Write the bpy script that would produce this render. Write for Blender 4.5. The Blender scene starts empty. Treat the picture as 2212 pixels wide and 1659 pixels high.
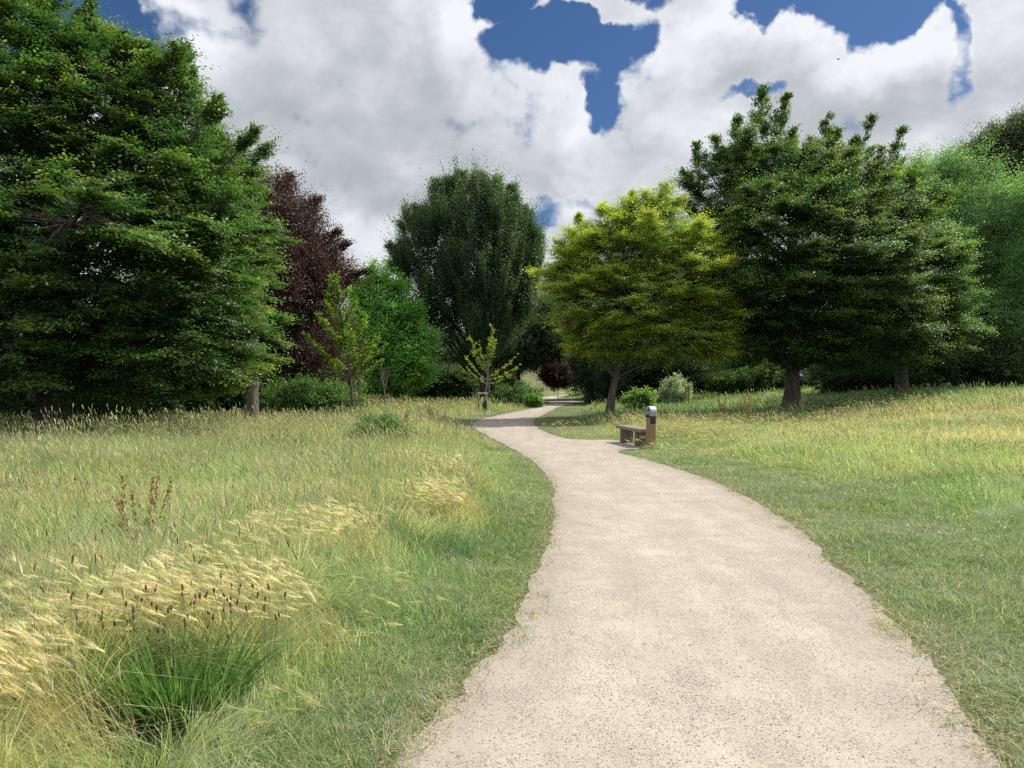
import bpy, math, random
import numpy as np
from mathutils import Vector, Matrix
from mathutils.geometry import tessellate_polygon

SC = bpy.context.scene
COL = SC.collection
RNG = np.random.default_rng(11)

# ------------------------------------------------------------------ camera
F = 1670.0            # focal length in pixels of a 2212 px wide picture
CX, CY, H = 1106.0, 829.5, 1.6
cam = bpy.data.cameras.new('Camera')
cam.sensor_width = 36.0
cam.lens = F / 2212.0 * 36.0
cam.clip_start = 0.05
cam.clip_end = 5000
cam_o = bpy.data.objects.new('Camera', cam)
COL.objects.link(cam_o)
cam_o.location = (0, 0, H)
cam_o.rotation_euler = (math.radians(90), 0, 0)
SC.camera = cam_o

# ------------------------------------------------------------------ sun, exposure
SUN_EL = 49.0
SUN_AZ = 60.0         # clockwise from +Y (view direction)
sv = Vector((math.sin(math.radians(SUN_AZ)) * math.cos(math.radians(SUN_EL)),
             math.cos(math.radians(SUN_AZ)) * math.cos(math.radians(SUN_EL)),
             math.sin(math.radians(SUN_EL))))
sun = bpy.data.lights.new('Sun', 'SUN')
sun.energy = 4.4
sun.angle = math.radians(0.5)
sun.color = (1.0, 0.95, 0.87)
sun_o = bpy.data.objects.new('Sun', sun)
COL.objects.link(sun_o)
sun_o.rotation_euler = (-sv).to_track_quat('-Z', 'Y').to_euler()
sun_o.location = (20, 20, 40)

SC.view_settings.view_transform = 'Standard'
SC.view_settings.look = 'None'
SC.view_settings.exposure = 0.35
SC.view_settings.gamma = 1.0
SC.render.engine = 'CYCLES'
SC.cycles.max_bounces = 8
SC.cycles.diffuse_bounces = 4
SC.cycles.glossy_bounces = 2
SC.cycles.transmission_bounces = 5
SC.cycles.use_denoising = False
SC.cycles.caustics_reflective = False
SC.cycles.caustics_refractive = False


def N(nt, kind, **kw):
    n = nt.nodes.new(kind)
    for k, v in kw.items():
        if k.startswith('i_'):
            n.inputs[k[2:]].default_value = v
        elif k.startswith('n_'):
            n.inputs[int(k[2:])].default_value = v
        else:
            setattr(n, k, v)
    return n


# ------------------------------------------------------------------ sky (world): Nishita blue with cumulus clouds
def pxdir(px, py):
    return Vector(((px - CX) / F, 1.0, (CY - py) / F)).normalized()


def build_world():
    w = bpy.data.worlds.new('World')
    SC.world = w
    w.use_nodes = True
    nt = w.node_tree
    nt.nodes.clear()
    L = nt.links.new
    out = N(nt, 'ShaderNodeOutputWorld')
    bg = N(nt, 'ShaderNodeBackground')
    bg.inputs['Strength'].default_value = 0.1
    L(bg.outputs[0], out.inputs[0])
    sky = N(nt, 'ShaderNodeTexSky')
    sky.sky_type = 'NISHITA'
    sky.sun_disc = False
    sky.sun_elevation = math.radians(SUN_EL)
    sky.sun_rotation = math.radians(SUN_AZ)
    sky.air_density = 1.0
    sky.dust_density = 0.5
    sky.ozone_density = 2.5
    tc = N(nt, 'ShaderNodeTexCoord')
    DIR = tc.outputs['Generated']

    def m(op, a, b=None, c=None, clamp=False):
        n = nt.nodes.new('ShaderNodeMath')
        n.operation = op
        n.use_clamp = clamp
        for i, v in enumerate((a, b, c)):
            if v is None:
                continue
            if isinstance(v, (int, float)):
                n.inputs[i].default_value = v
            else:
                L(v, n.inputs[i])
        return n.outputs[0]

    def vm(op, a, b=None):
        n = nt.nodes.new('ShaderNodeVectorMath')
        n.operation = op
        for i, v in enumerate((a, b)):
            if v is None:
                continue
            if isinstance(v, (tuple, Vector)):
                n.inputs[i].default_value = v
            else:
                L(v, n.inputs[i])
        return n

    def smooth(x, a, b, lo=0.0, hi=1.0):
        n = nt.nodes.new('ShaderNodeMapRange')
        n.interpolation_type = 'SMOOTHSTEP'
        n.inputs['From Min'].default_value = a
        n.inputs['From Max'].default_value = b
        n.inputs['To Min'].default_value = lo
        n.inputs['To Max'].default_value = hi
        L(x, n.inputs['Value'])
        return n.outputs[0]

    # domain warp
    wn = N(nt, 'ShaderNodeTexNoise', i_Scale=7.0, i_Detail=5.0, i_Roughness=0.6)
    L(DIR, wn.inputs['Vector'])
    wv = vm('SUBTRACT', wn.outputs['Color'], (0.5, 0.5, 0.5))
    ws = nt.nodes.new('ShaderNodeVectorMath')
    ws.operation = 'SCALE'
    L(wv.outputs[0], ws.inputs[0])
    ws.inputs['Scale'].default_value = 0.15
    WD = vm('ADD', DIR, ws.outputs[0]).outputs[0]

    def blob(px, py, rx, ry, src=None, soft=(0.25, 1.3)):
        d = pxdir(px, py)
        right = Vector((0, 0, 1)).cross(d)
        right = -right.normalized()
        up = right.cross(d).normalized()
        s = vm('SUBTRACT', src or WD, tuple(d)).outputs[0]
        a = vm('DOT_PRODUCT', s, tuple(right / (rx / F))).outputs['Value']
        b = vm('DOT_PRODUCT', s, tuple(up / (ry / F))).outputs['Value']
        c = vm('DOT_PRODUCT', s, tuple(d)).outputs['Value']
        c = m('MULTIPLY', c, 2.0)
        q = m('ADD', m('ADD', m('MULTIPLY', a, a), m('MULTIPLY', b, b)), m('MULTIPLY', c, c))
        r = m('SQRT', q)
        return smooth(r, soft[0], soft[1], 1.0, 0.0)

    # general cover away from the photographed part of the sky
    # detail noise
    def density(vec):
        mp = N(nt, 'ShaderNodeMapping')
        mp.inputs['Scale'].default_value = (1.0, 1.0, 1.45)
        L(vec, mp.inputs['Vector'])
        n1 = N(nt, 'ShaderNodeTexNoise', i_Scale=5.2, i_Detail=9.0, i_Roughness=0.56, i_Distortion=0.15)
        L(mp.outputs[0], n1.inputs['Vector'])
        return n1.outputs['Fac']

    dens = density(DIR)
    sunoff = (0.024, 0.0, 0.05)
    dens2 = density(vm('ADD', DIR, sunoff).outputs[0])
    fine = N(nt, 'ShaderNodeTexNoise', i_Scale=26.0, i_Detail=7.0, i_Roughness=0.6)
    L(DIR, fine.inputs['Vector'])

    blues = [(1195, 85, 140, 100, 1.0), (1110, 0, 120, 85, 1.0), (1345, 40, 90, 65, .9), (1300, 190, 50, 75, 0.72), (1255, 125, 100, 60, .9), (1210, -60, 250, 100, 1.0),
             (1700, 5, 110, 62, 1.0), (1850, 0, 150, 66, 1.0), (2000, -5, 110, 60, 1.0), (1640, 25, 50, 60, 0.9), (2084, 110, 30, 110, 0.62),
             (110, 20, 210, 110, 1.0), (1190, 470, 150, 50, 0.45), (850, 640, 90, 60, 0.4), (1600, 205, 90, 18, 0.5)]
    neg = None
    for (x, y, rx, ry, s) in blues:
        b = m('MULTIPLY', blob(x, y, rx, ry), s)
        neg = b if neg is None else m('MAXIMUM', neg, b)
    small = m('MULTIPLY', blob(1262, 12, 110, 40), 0.85)
    neg = m('SUBTRACT', neg, small)
    # cover outside the front of the sky comes from noise alone
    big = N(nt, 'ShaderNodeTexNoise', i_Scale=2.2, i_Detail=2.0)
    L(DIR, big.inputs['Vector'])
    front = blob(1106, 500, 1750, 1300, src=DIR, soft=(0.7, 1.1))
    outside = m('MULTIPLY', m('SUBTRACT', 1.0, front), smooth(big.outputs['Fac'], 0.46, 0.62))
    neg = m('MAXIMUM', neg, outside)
    cover = m('SUBTRACT', 1.05, m('MULTIPLY', neg, 1.35))
    cover = m('ADD', cover, m('MULTIPLY', m('SUBTRACT', dens, 0.5), 1.7))
    cover = m('ADD', cover, m('MULTIPLY', m('SUBTRACT', fine.outputs['Fac'], 0.5), 0.4))
    def puff(scale):
        vo = N(nt, 'ShaderNodeTexVoronoi', i_Scale=scale)
        vo.feature = 'SMOOTH_F1'
        vo.inputs['Smoothness'].default_value = 0.35
        L(WD, vo.inputs['Vector'])
        return m('SUBTRACT', 0.42, vo.outputs['Distance'])
    pf1, pf2 = puff(13.0), puff(30.0)
    puffs = m('ADD', pf1, m('MULTIPLY', pf2, 0.5))
    cover = m('ADD', cover, m('MULTIPLY', puffs, 0.75))
    alpha = smooth(cover, 0.22, 0.66)

    # brightness: billows lit from the upper right, thick grey bases
    relief = m('SUBTRACT', dens, dens2)
    greys = [(820, 300, 380, 130, 0.20), (640, 120, 200, 150, 0.05), (1560, 190, 300, 60, 0.16), (1900, 250, 260, 70, 0.13),
             (720, 430, 260, 60, 0.17), (1000, 420, 260, 60, 0.12), (2150, 180, 90, 260, 0.12), (1350, 380, 260, 90, 0.06), (520, 330, 120, 200, .12)]
    whites = [(1010, 60, 90, 90, 0.2), (1120, 220, 150, 80, 0.2), (1420, 110, 140, 90, 0.26), (1860, 110, 220, 70, 0.24),
              (350, 60, 130, 110, 0.22), (700, 560, 300, 110, 0.14), (1560, 30, 90, 50, .2), (2190, 60, 60, 100, .15), (1250, 250, 60, 60, .18), (1230, 560, 140, 90, .1)]
    g = None
    for (x, y, rx, ry, s) in greys:
        b = m('MULTIPLY', blob(x, y, rx, ry, soft=(0.0, 1.35)), -s)
        g = b if g is None else m('ADD', g, b)
    for (x, y, rx, ry, s) in whites:
        g = m('ADD', g, m('MULTIPLY', blob(x, y, rx, ry, soft=(0.0, 1.35)), s))
    val = m('ADD', m('ADD', 0.755, g), m('MULTIPLY', relief, 1.0))
    val = m('ADD', val, m('MULTIPLY', puffs, 0.16))
    val = m('ADD', val, m('MULTIPLY', m('SUBTRACT', fine.outputs['Fac'], 0.5), 0.10))
    edge = smooth(cover, 0.3, 1.0, 0.10, 0.0)
    val = m('ADD', val, edge)
    val = m('MINIMUM', m('MAXIMUM', val, 0.22), 0.95)
    ramp = N(nt, 'ShaderNodeValToRGB')
    L(val, ramp.inputs[0])
    cr = ramp.color_ramp
    cr.elements[0].position = 0.2
    cr.elements[0].color = (0.26, 0.28, 0.32, 1)
    cr.elements[1].position = 0.95
    cr.elements[1].color = (0.86, 0.88, 0.93, 1)
    e = cr.elements.new(0.6)
    e.color = (0.52, 0.545, 0.585, 1)
    sc10 = nt.nodes.new('ShaderNodeVectorMath')
    sc10.operation = 'SCALE'
    L(ramp.outputs[0], sc10.inputs[0])
    L(m('MULTIPLY', 8.3, m('ADD', 1.0, m('MULTIPLY', m('SUBTRACT', 1.0, front), 0.95))), sc10.inputs['Scale'])  # clouds out of view are made brighter to lift the shade
    tint = N(nt, 'ShaderNodeMix', data_type='RGBA', blend_type='MULTIPLY')
    tint.inputs[0].default_value = 1.0
    L(sky.outputs[0], tint.inputs[6])
    tint.inputs[7].default_value = (0.29, 0.41, 0.56, 1)
    mx = N(nt, 'ShaderNodeMix', data_type='RGBA')
    L(alpha, mx.inputs[0])
    L(tint.outputs[2], mx.inputs[6])
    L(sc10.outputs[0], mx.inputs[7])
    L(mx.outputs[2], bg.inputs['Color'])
    w.cycles.sampling_method = 'MANUAL'
    w.cycles.sample_map_resolution = 512


build_world()

# ------------------------------------------------------------------ numpy helpers
def smst(x, a, b):
    t = np.clip((x - a) / (b - a), 0, 1)
    return t * t * (3 - 2 * t)


_LAT = np.random.default_rng(5).random((256, 256))


def vnoise(x, y, s=1.0, seed=0):
    x = np.asarray(x, float) / s + seed * 17.31
    y = np.asarray(y, float) / s + seed * 9.77
    xi = np.floor(x).astype(int)
    yi = np.floor(y).astype(int)
    fx = x - xi
    fy = y - yi
    fx = fx * fx * (3 - 2 * fx)
    fy = fy * fy * (3 - 2 * fy)
    a = _LAT[xi % 256, yi % 256]
    b = _LAT[(xi + 1) % 256, yi % 256]
    c = _LAT[xi % 256, (yi + 1) % 256]
    d = _LAT[(xi + 1) % 256, (yi + 1) % 256]
    return (a * (1 - fx) + b * fx) * (1 - fy) + (c * (1 - fx) + d * fx) * fy


def fbm(x, y, s, seed=0, o=3):
    v, a, t = 0, 1.0, 0
    for k in range(o):
        v = v + a * vnoise(x, y, s / 2 ** k, seed + k * 3)
        t += a
        a *= 0.5
    return v / t


def P(px, py, D):
    """point seen at (px, py) of the 2212 px picture at distance D along the view"""
    return np.array([(px - CX) / F * D, D, H - (py - CY) / F * D])


def G(px, py, z=0.0):
    D = (H - z) * F / (py - CY)
    return ((px - CX) / F * D, D)


def terrain(x, y):
    x = np.asarray(x, float)
    y = np.asarray(y, float)
    r = 1.15 * smst(x, 9.0, 25.0) * smst(y, 8, 26)
    r = r + 1.5 * smst(x, 22, 70) * smst(y, 20, 60)
    hill = 12.0 * smst(y, 122, 300)
    left = 0.25 * smst(-x, 12, 40)
    return r + hill + left


def norm(v):
    return v / np.maximum(np.linalg.norm(v, axis=-1, keepdims=True), 1e-9)


def make_mesh(name, verts, faces, mat, parent=None, col=None, smooth=False):
    """verts (n,3); faces list of (m,k) index arrays"""
    me = bpy.data.meshes.new(name)
    verts = np.ascontiguousarray(verts, dtype=np.float32)
    me.vertices.add(len(verts))
    me.vertices.foreach_set('co', verts.ravel())
    faces = [f for f in faces if len(f)]
    nl = sum(f.size for f in faces)
    npoly = sum(len(f) for f in faces)
    me.loops.add(nl)
    me.polygons.add(npoly)
    me.loops.foreach_set('vertex_index', np.concatenate([f.ravel() for f in faces]).astype(np.int32))
    st, o = [], 0
    for f in faces:
        st.append(o + np.arange(len(f)) * f.shape[1])
        o += f.size
    me.polygons.foreach_set('loop_start', np.concatenate(st).astype(np.int32))
    if smooth:
        me.polygons.foreach_set('use_smooth', np.ones(npoly, bool))
    else:
        me.polygons.foreach_set('use_smooth', np.zeros(npoly, bool))
    me.update(calc_edges=True)
    if col is not None:
        a = me.color_attributes.new('col', 'FLOAT_COLOR', 'POINT')
        c = np.ones((len(verts), 4), np.float32)
        c[:, :3] = col
        a.data.foreach_set('color', c.ravel())
    me.materials.append(mat)
    ob = bpy.data.objects.new(name, me)
    COL.objects.link(ob)
    if parent is not None:
        ob.parent = parent
        ob.location = -Vector(parent.location)
    return ob


def tag(o, label=None, cat=None, group=None, kind=None):
    if label:
        o['label'] = label
    if cat:
        o['category'] = cat
    if group:
        o['group'] = group
    if kind:
        o['kind'] = kind
    return o


def empty(name, loc, label, cat, group=None):
    o = bpy.data.objects.new(name, None)
    o.location = Vector([float(v) for v in loc])
    o.empty_display_size = 0.3
    COL.objects.link(o)
    return tag(o, label, cat, group)


# ------------------------------------------------------------------ materials
def new_mat(name):
    m = bpy.data.materials.new(name)
    m.use_nodes = True
    m.node_tree.nodes.clear()
    return m, m.node_tree


def leaf_mat(name, trans=0.35, rough=0.5, spec=0.25, tmul=(1.15, 1.25, 0.55)):
    m, nt = new_mat(name)
    L = nt.links.new
    at = N(nt, 'ShaderNodeAttribute', attribute_name='col')
    geo = N(nt, 'ShaderNodeNewGeometry')
    hs = N(nt, 'ShaderNodeHueSaturation')
    L(at.outputs['Color'], hs.inputs['Color'])
    mr = N(nt, 'ShaderNodeMapRange')
    mr.inputs['To Min'].default_value = 0.75
    mr.inputs['To Max'].default_value = 1.25
    L(geo.outputs['Random Per Island'], mr.inputs['Value'])
    L(mr.outputs[0], hs.inputs['Value'])
    pb = N(nt, 'ShaderNodeBsdfPrincipled')
    pb.inputs['Roughness'].default_value = rough
    pb.inputs['Specular IOR Level'].default_value = spec
    L(hs.outputs[0], pb.inputs['Base Color'])
    tr = N(nt, 'ShaderNodeBsdfTranslucent')
    tm = N(nt, 'ShaderNodeMix', data_type='RGBA', blend_type='MULTIPLY')
    tm.inputs[0].default_value = 1.0
    L(hs.outputs[0], tm.inputs[6])
    tm.inputs[7].default_value = (*[v * 1.6 for v in tmul], 1)
    L(tm.outputs[2], tr.inputs['Color'])
    mx = N(nt, 'ShaderNodeMixShader')
    mx.inputs[0].default_value = trans
    L(pb.outputs[0], mx.inputs[1])
    L(tr.outputs[0], mx.inputs[2])
    out = N(nt, 'ShaderNodeOutputMaterial')
    L(mx.outputs[0], out.inputs[0])
    return m


def bark_mat(name, c1, c2, scale=6.0):
    m, nt = new_mat(name)
    L = nt.links.new
    tc = N(nt, 'ShaderNodeTexCoord')
    mp = N(nt, 'ShaderNodeMapping')
    mp.inputs['Scale'].default_value = (1, 1, 0.25)
    L(tc.outputs['Object'], mp.inputs['Vector'])
    n = N(nt, 'ShaderNodeTexNoise', i_Scale=scale, i_Detail=8.0, i_Roughness=0.65)
    L(mp.outputs[0], n.inputs['Vector'])
    r = N(nt, 'ShaderNodeValToRGB')
    r.color_ramp.elements[0].color = (*c1, 1)
    r.color_ramp.elements[1].color = (*c2, 1)
    r.color_ramp.elements[0].position = 0.35
    r.color_ramp.elements[1].position = 0.68
    L(n.outputs['Fac'], r.inputs[0])
    pb = N(nt, 'ShaderNodeBsdfPrincipled')
    pb.inputs['Roughness'].default_value = 0.85
    L(r.outputs[0], pb.inputs['Base Color'])
    b = N(nt, 'ShaderNodeBump', i_Strength=0.7, i_Distance=0.03)
    L(n.outputs['Fac'], b.inputs['Height'])
    L(b.outputs[0], pb.inputs['Normal'])
    out = N(nt, 'ShaderNodeOutputMaterial')
    L(pb.outputs[0], out.inputs[0])
    return m


def plain_mat(name, c, rough=0.6, metal=0.0, nscale=30.0, var=0.3, bump=0.2, stretch=(1, 1, 1), dots=None):
    m, nt = new_mat(name)
    L = nt.links.new
    tc = N(nt, 'ShaderNodeTexCoord')
    mp = N(nt, 'ShaderNodeMapping')
    mp.inputs['Scale'].default_value = stretch
    L(tc.outputs['Object'], mp.inputs['Vector'])
    n = N(nt, 'ShaderNodeTexNoise', i_Scale=nscale, i_Detail=6.0, i_Roughness=0.6)
    L(mp.outputs[0], n.inputs['Vector'])
    r = N(nt, 'ShaderNodeValToRGB')
    r.color_ramp.elements[0].color = (*[v * (1 - var) for v in c], 1)
    r.color_ramp.elements[1].color = (*[min(1, v * (1 + var)) for v in c], 1)
    r.color_ramp.elements[0].position = 0.3
    r.color_ramp.elements[1].position = 0.7
    L(n.outputs['Fac'], r.inputs[0])
    pb = N(nt, 'ShaderNodeBsdfPrincipled')
    pb.inputs['Roughness'].default_value = rough
    pb.inputs['Metallic'].default_value = metal
    colout = r.outputs[0]
    if dots:
        v = N(nt, 'ShaderNodeTexNoise', i_Scale=dots[0], i_Detail=3.0)
        L(tc.outputs['Object'], v.inputs['Vector'])
        s = N(nt, 'ShaderNodeMapRange')
        s.inputs['From Min'].default_value = dots[1]
        s.inputs['From Max'].default_value = dots[1] + 0.04
        L(v.outputs['Fac'], s.inputs['Value'])
        mx = N(nt, 'ShaderNodeMix', data_type='RGBA')
        L(s.outputs[0], mx.inputs[0])
        L(colout, mx.inputs[6])
        mx.inputs[7].default_value = (*dots[2], 1)
        colout = mx.outputs[2]
    L(colout, pb.inputs['Base Color'])
    b = N(nt, 'ShaderNodeBump', i_Strength=bump, i_Distance=0.01)
    L(n.outputs['Fac'], b.inputs['Height'])
    L(b.outputs[0], pb.inputs['Normal'])
    out = N(nt, 'ShaderNodeOutputMaterial')
    L(pb.outputs[0], out.inputs[0])
    return m


def ground_mat():
    m, nt = new_mat('meadow_soil')
    L = nt.links.new
    tc = N(nt, 'ShaderNodeTexCoord')
    n = N(nt, 'ShaderNodeTexNoise', i_Scale=0.22, i_Detail=6.0, i_Roughness=0.65)
    L(tc.outputs['Object'], n.inputs['Vector'])
    n2 = N(nt, 'ShaderNodeTexNoise', i_Scale=14.0, i_Detail=6.0, i_Roughness=0.7)
    L(tc.outputs['Object'], n2.inputs['Vector'])
    r = N(nt, 'ShaderNodeValToRGB')
    r.color_ramp.elements[0].color = (0.125, 0.155, 0.07, 1)
    r.color_ramp.elements[1].color = (0.24, 0.23, 0.115, 1)
    r.color_ramp.elements[0].position = 0.38
    r.color_ramp.elements[1].position = 0.66
    L(n.outputs['Fac'], r.inputs[0])
    r2 = N(nt, 'ShaderNodeValToRGB')
    r2.color_ramp.elements[0].color = (0.45, 0.45, 0.45, 1)
    r2.color_ramp.elements[1].color = (1.2, 1.2, 1.2, 1)
    r2.color_ramp.elements[0].position = 0.35
    r2.color_ramp.elements[1].position = 0.65
    L(n2.outputs['Fac'], r2.inputs[0])
    mx = N(nt, 'ShaderNodeMix', data_type='RGBA', blend_type='MULTIPLY')
    mx.inputs[0].default_value = 1
    L(r.outputs[0], mx.inputs[6])
    L(r2.outputs[0], mx.inputs[7])
    pb = N(nt, 'ShaderNodeBsdfPrincipled')
    pb.inputs['Roughness'].default_value = 0.95
    pb.inputs['Specular IOR Level'].default_value = 0.1
    L(mx.outputs[2], pb.inputs['Base Color'])
    b = N(nt, 'ShaderNodeBump', i_Strength=0.8, i_Distance=0.05)
    L(n2.outputs['Fac'], b.inputs['Height'])
    L(b.outputs[0], pb.inputs['Normal'])
    out = N(nt, 'ShaderNodeOutputMaterial')
    L(pb.outputs[0], out.inputs[0])
    return m


def path_mat():
    m, nt = new_mat('gravel_path')
    L = nt.links.new
    tc = N(nt, 'ShaderNodeTexCoord')
    OB = tc.outputs['Object']

    def mr(x, a, b, lo=0.0, hi=1.0):
        n = N(nt, 'ShaderNodeMapRange')
        n.inputs['From Min'].default_value = a
        n.inputs['From Max'].default_value = b
        n.inputs['To Min'].default_value = lo
        n.inputs['To Max'].default_value = hi
        L(x, n.inputs['Value'])
        return n.outputs[0]

    def noise(s, d=5.0, r=0.6, vec=OB, w=0):
        n = N(nt, 'ShaderNodeTexNoise', i_Scale=s, i_Detail=d, i_Roughness=r)
        if w:
            mp = N(nt, 'ShaderNodeMapping')
            mp.inputs['Location'].default_value = (w, w * 2, 0)
            L(vec, mp.inputs['Vector'])
            vec = mp.outputs[0]
        L(vec, n.inputs['Vector'])
        return n.outputs['Fac']

    def mix(f, a, b, bt='MIX'):
        n = N(nt, 'ShaderNodeMix', data_type='RGBA', blend_type=bt)
        if isinstance(f, float):
            n.inputs[0].default_value = f
        else:
            L(f, n.inputs[0])
        for i, v in ((6, a), (7, b)):
            if isinstance(v, tuple):
                n.inputs[i].default_value = (*v, 1)
            else:
                L(v, n.inputs[i])
        return n.outputs[2]

    big = noise(0.9, 6, 0.6)
    # lengthwise streaks of worn sand
    mp = N(nt, 'ShaderNodeMapping')
    mp.inputs['Scale'].default_value = (1.6, 0.35, 1)
    L(OB, mp.inputs['Vector'])
    streak = noise(1.6, 7, 0.62, vec=mp.outputs[0])
    sand = mix(mr(streak, 0.35, 0.65), (0.43, 0.375, 0.295), (0.575, 0.505, 0.395))
    grain = noise(260, 3, 0.7)
    sand = mix(mr(grain, 0.3, 0.7, 0.0, 0.4), sand, (0.23, 0.18, 0.14))
    # small stones: two sizes of cells
    def stones(scale, thr, seed):
        v = N(nt, 'ShaderNodeTexVoronoi', i_Scale=scale)
        mp = N(nt, 'ShaderNodeMapping')
        mp.inputs['Location'].default_value = (seed, seed * 1.7, 0)
        L(OB, mp.inputs['Vector'])
        L(mp.outputs[0], v.inputs['Vector'])
        sep = N(nt, 'ShaderNodeSeparateColor')
        L(v.outputs['Color'], sep.inputs[0])
        shape = mr(v.outputs['Distance'], 0.30, 0.42, 1.0, 0.0)
        return sep, shape, v

    masks = []
    patch = noise(2.6, 6, 0.7, w=7)
    pm = mr(patch, 0.34, 0.64, 0.10, 1.0)
    c = sand
    hgt = None
    for scale, seed, k in ((62, 3.1, .75), (125, 8.3, 1.1)):
        sep, shape, v = stones(scale, 0, seed)
        lt = N(nt, 'ShaderNodeMath', operation='LESS_THAN')
        L(sep.outputs[0], lt.inputs[0])
        mu = N(nt, 'ShaderNodeMath', operation='MULTIPLY')
        L(pm, mu.inputs[0])
        mu.inputs[1].default_value = k
        L(mu.outputs[0], lt.inputs[1])
        mk = N(nt, 'ShaderNodeMath', operation='MULTIPLY')
        L(lt.outputs[0], mk.inputs[0])
        L(shape, mk.inputs[1])
        sc = N(nt, 'ShaderNodeValToRGB')
        sc.color_ramp.elements[0].color = (0.12, 0.10, 0.098, 1)
        sc.color_ramp.elements[1].color = (0.40, 0.36, 0.33, 1)
        e = sc.color_ramp.elements.new(0.45)
        e.color = (0.225, 0.195, 0.17, 1)
        L(sep.outputs[1], sc.inputs[0])
        c = mix(mk.outputs[0], c, sc.outputs[0])
        if hgt is None:
            hgt = mk.outputs[0]
        else:
            ad = N(nt, 'ShaderNodeMath', operation='MAXIMUM')
            L(hgt, ad.inputs[0])
            L(mk.outputs[0], ad.inputs[1])
            hgt = ad.outputs[0]
    # pinkish brown toward the loose gravel of the margins, attribute edge = 0 at the edge
    ed = N(nt, 'ShaderNodeAttribute', attribute_name='col')
    sepe = N(nt, 'ShaderNodeSeparateColor')
    L(ed.outputs['Color'], sepe.inputs[0])
    c = mix(mr(sepe.outputs[0], 0.0, 1.0, 0.75, 0.0), c, mix(0.5, c, (0.20, 0.165, 0.135)))
    c = mix(mr(big, 0.35, 0.7, 0.0, 0.35), c, (0.42, 0.36, 0.29))
    pb = N(nt, 'ShaderNodeBsdfPrincipled')
    pb.inputs['Roughness'].default_value = 0.92
    pb.inputs['Specular IOR Level'].default_value = 0.2
    L(c, pb.inputs['Base Color'])
    b = N(nt, 'ShaderNodeBump', i_Strength=0.6, i_Distance=0.006)
    L(hgt, b.inputs['Height'])
    b2 = N(nt, 'ShaderNodeBump', i_Strength=0.35, i_Distance=0.02)
    L(noise(30, 5, 0.7), b2.inputs['Height'])
    L(b.outputs[0], b2.inputs['Normal'])
    L(b2.outputs[0], pb.inputs['Normal'])
    out = N(nt, 'ShaderNodeOutputMaterial')
    L(pb.outputs[0], out.inputs[0])
    return m


M_GRASS = leaf_mat('grass_blade', trans=0.42, rough=0.55, spec=0.3, tmul=(0.95, 1.0, 0.6))
M_LEAF = leaf_mat('tree_leaf', trans=0.40, rough=0.45, spec=0.35)
M_BARK = bark_mat('grey_brown_bark', (0.045, 0.036, 0.028), (0.17, 0.14, 0.115))
M_BARK_D = bark_mat('dark_bark', (0.025, 0.021, 0.018), (0.09, 0.075, 0.062))
M_BARK_P = bark_mat('pale_bark', (0.16, 0.13, 0.10), (0.36, 0.31, 0.25), 20)
M_STRAW = leaf_mat('dry_straw', trans=0.4, rough=0.6, spec=0.2, tmul=(0.95, 0.9, 0.7))

# ------------------------------------------------------------------ path outline (ground points read off the photograph)
LEFT_PX = [(860, 1659), (905, 1600), (960, 1530), (1005, 1475), (1050, 1420), (1100, 1355), (1140, 1290), (1172, 1215), (1192, 1150), (1200, 1100),
           (1192, 1055), (1165, 1010), (1120, 978), (1075, 953), (1035, 932), (1020, 917), (1036, 907), (1071, 898), (1126, 887),
           (1170, 879), (1186, 872), (1180, 866), (1166, 861), (1180, 856.5), (1222, 852)]
RIGHT_PX = [(2165, 1659), (2100, 1560), (2020, 1460), (1950, 1375), (1880, 1290), (1800, 1212), (1720, 1143), (1640, 1090), (1560, 1048),
            (1460, 1012), (1390, 992), (1335, 977), (1383, 970), (1372, 962), (1350, 955), (1317, 950), (1262, 950), (1213, 945), (1180, 933), (1158, 922), (1151, 912),
            (1158, 905), (1180, 893), (1213, 877.5), (1263, 866), (1240, 864), (1206, 862), (1212, 858), (1250, 852)]


def smooth_chain(pts, n=6):
    pts = np.array(pts)
    out = []
    for i in range(len(pts) - 1):
        p0 = pts[max(i - 1, 0)]
        p1, p2 = pts[i], pts[i + 1]
        p3 = pts[min(i + 2, len(pts) - 1)]
        for t in np.linspace(0, 1, n, endpoint=False):
            a = 2 * p1 + (p2 - p0) * t + (2 * p0 - 5 * p1 + 4 * p2 - p3) * t * t + (3 * p1 - p0 - 3 * p2 + p3) * t ** 3
            out.append(a / 2)
    out.append(pts[-1])
    return np.array(out)


lw = [(-3.4, -6.0), (-2.2, -3.0), (-1.35, 0.0)] + [G(*p) for p in LEFT_PX]
rw = [(-1.0, -6.0), (0.0, -3.0), (1.05, 0.0)] + [G(*p) for p in RIGHT_PX]
lw = smooth_chain(lw)
rw = smooth_chain(rw)
OUT = np.vstack([lw, rw[::-1]])
# densify and roughen the edge
seg = []
for i in range(len(OUT)):
    a, b = OUT[i], OUT[(i + 1) % len(OUT)]
    d = np.linalg.norm(b - a)
    k = max(1, int(d / max(0.03, 0.008 * a[1])))
    for t in range(k):
        seg.append(a + (b - a) * t / k)
OUT = np.array(seg)
jit = (fbm(OUT[:, 0], OUT[:, 1], 0.9, 3, 5) - 0.5) * 0.15 + (fbm(OUT[:, 0], OUT[:, 1], 0.16, 5, 4) - 0.5) * 0.13
jit2 = (fbm(OUT[:, 0], OUT[:, 1], 0.9, 23, 5) - 0.5) * 0.15 + (fbm(OUT[:, 0], OUT[:, 1], 0.16, 27, 4) - 0.5) * 0.13
OUTJ = OUT + np.stack([jit, jit2], 1)

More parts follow.
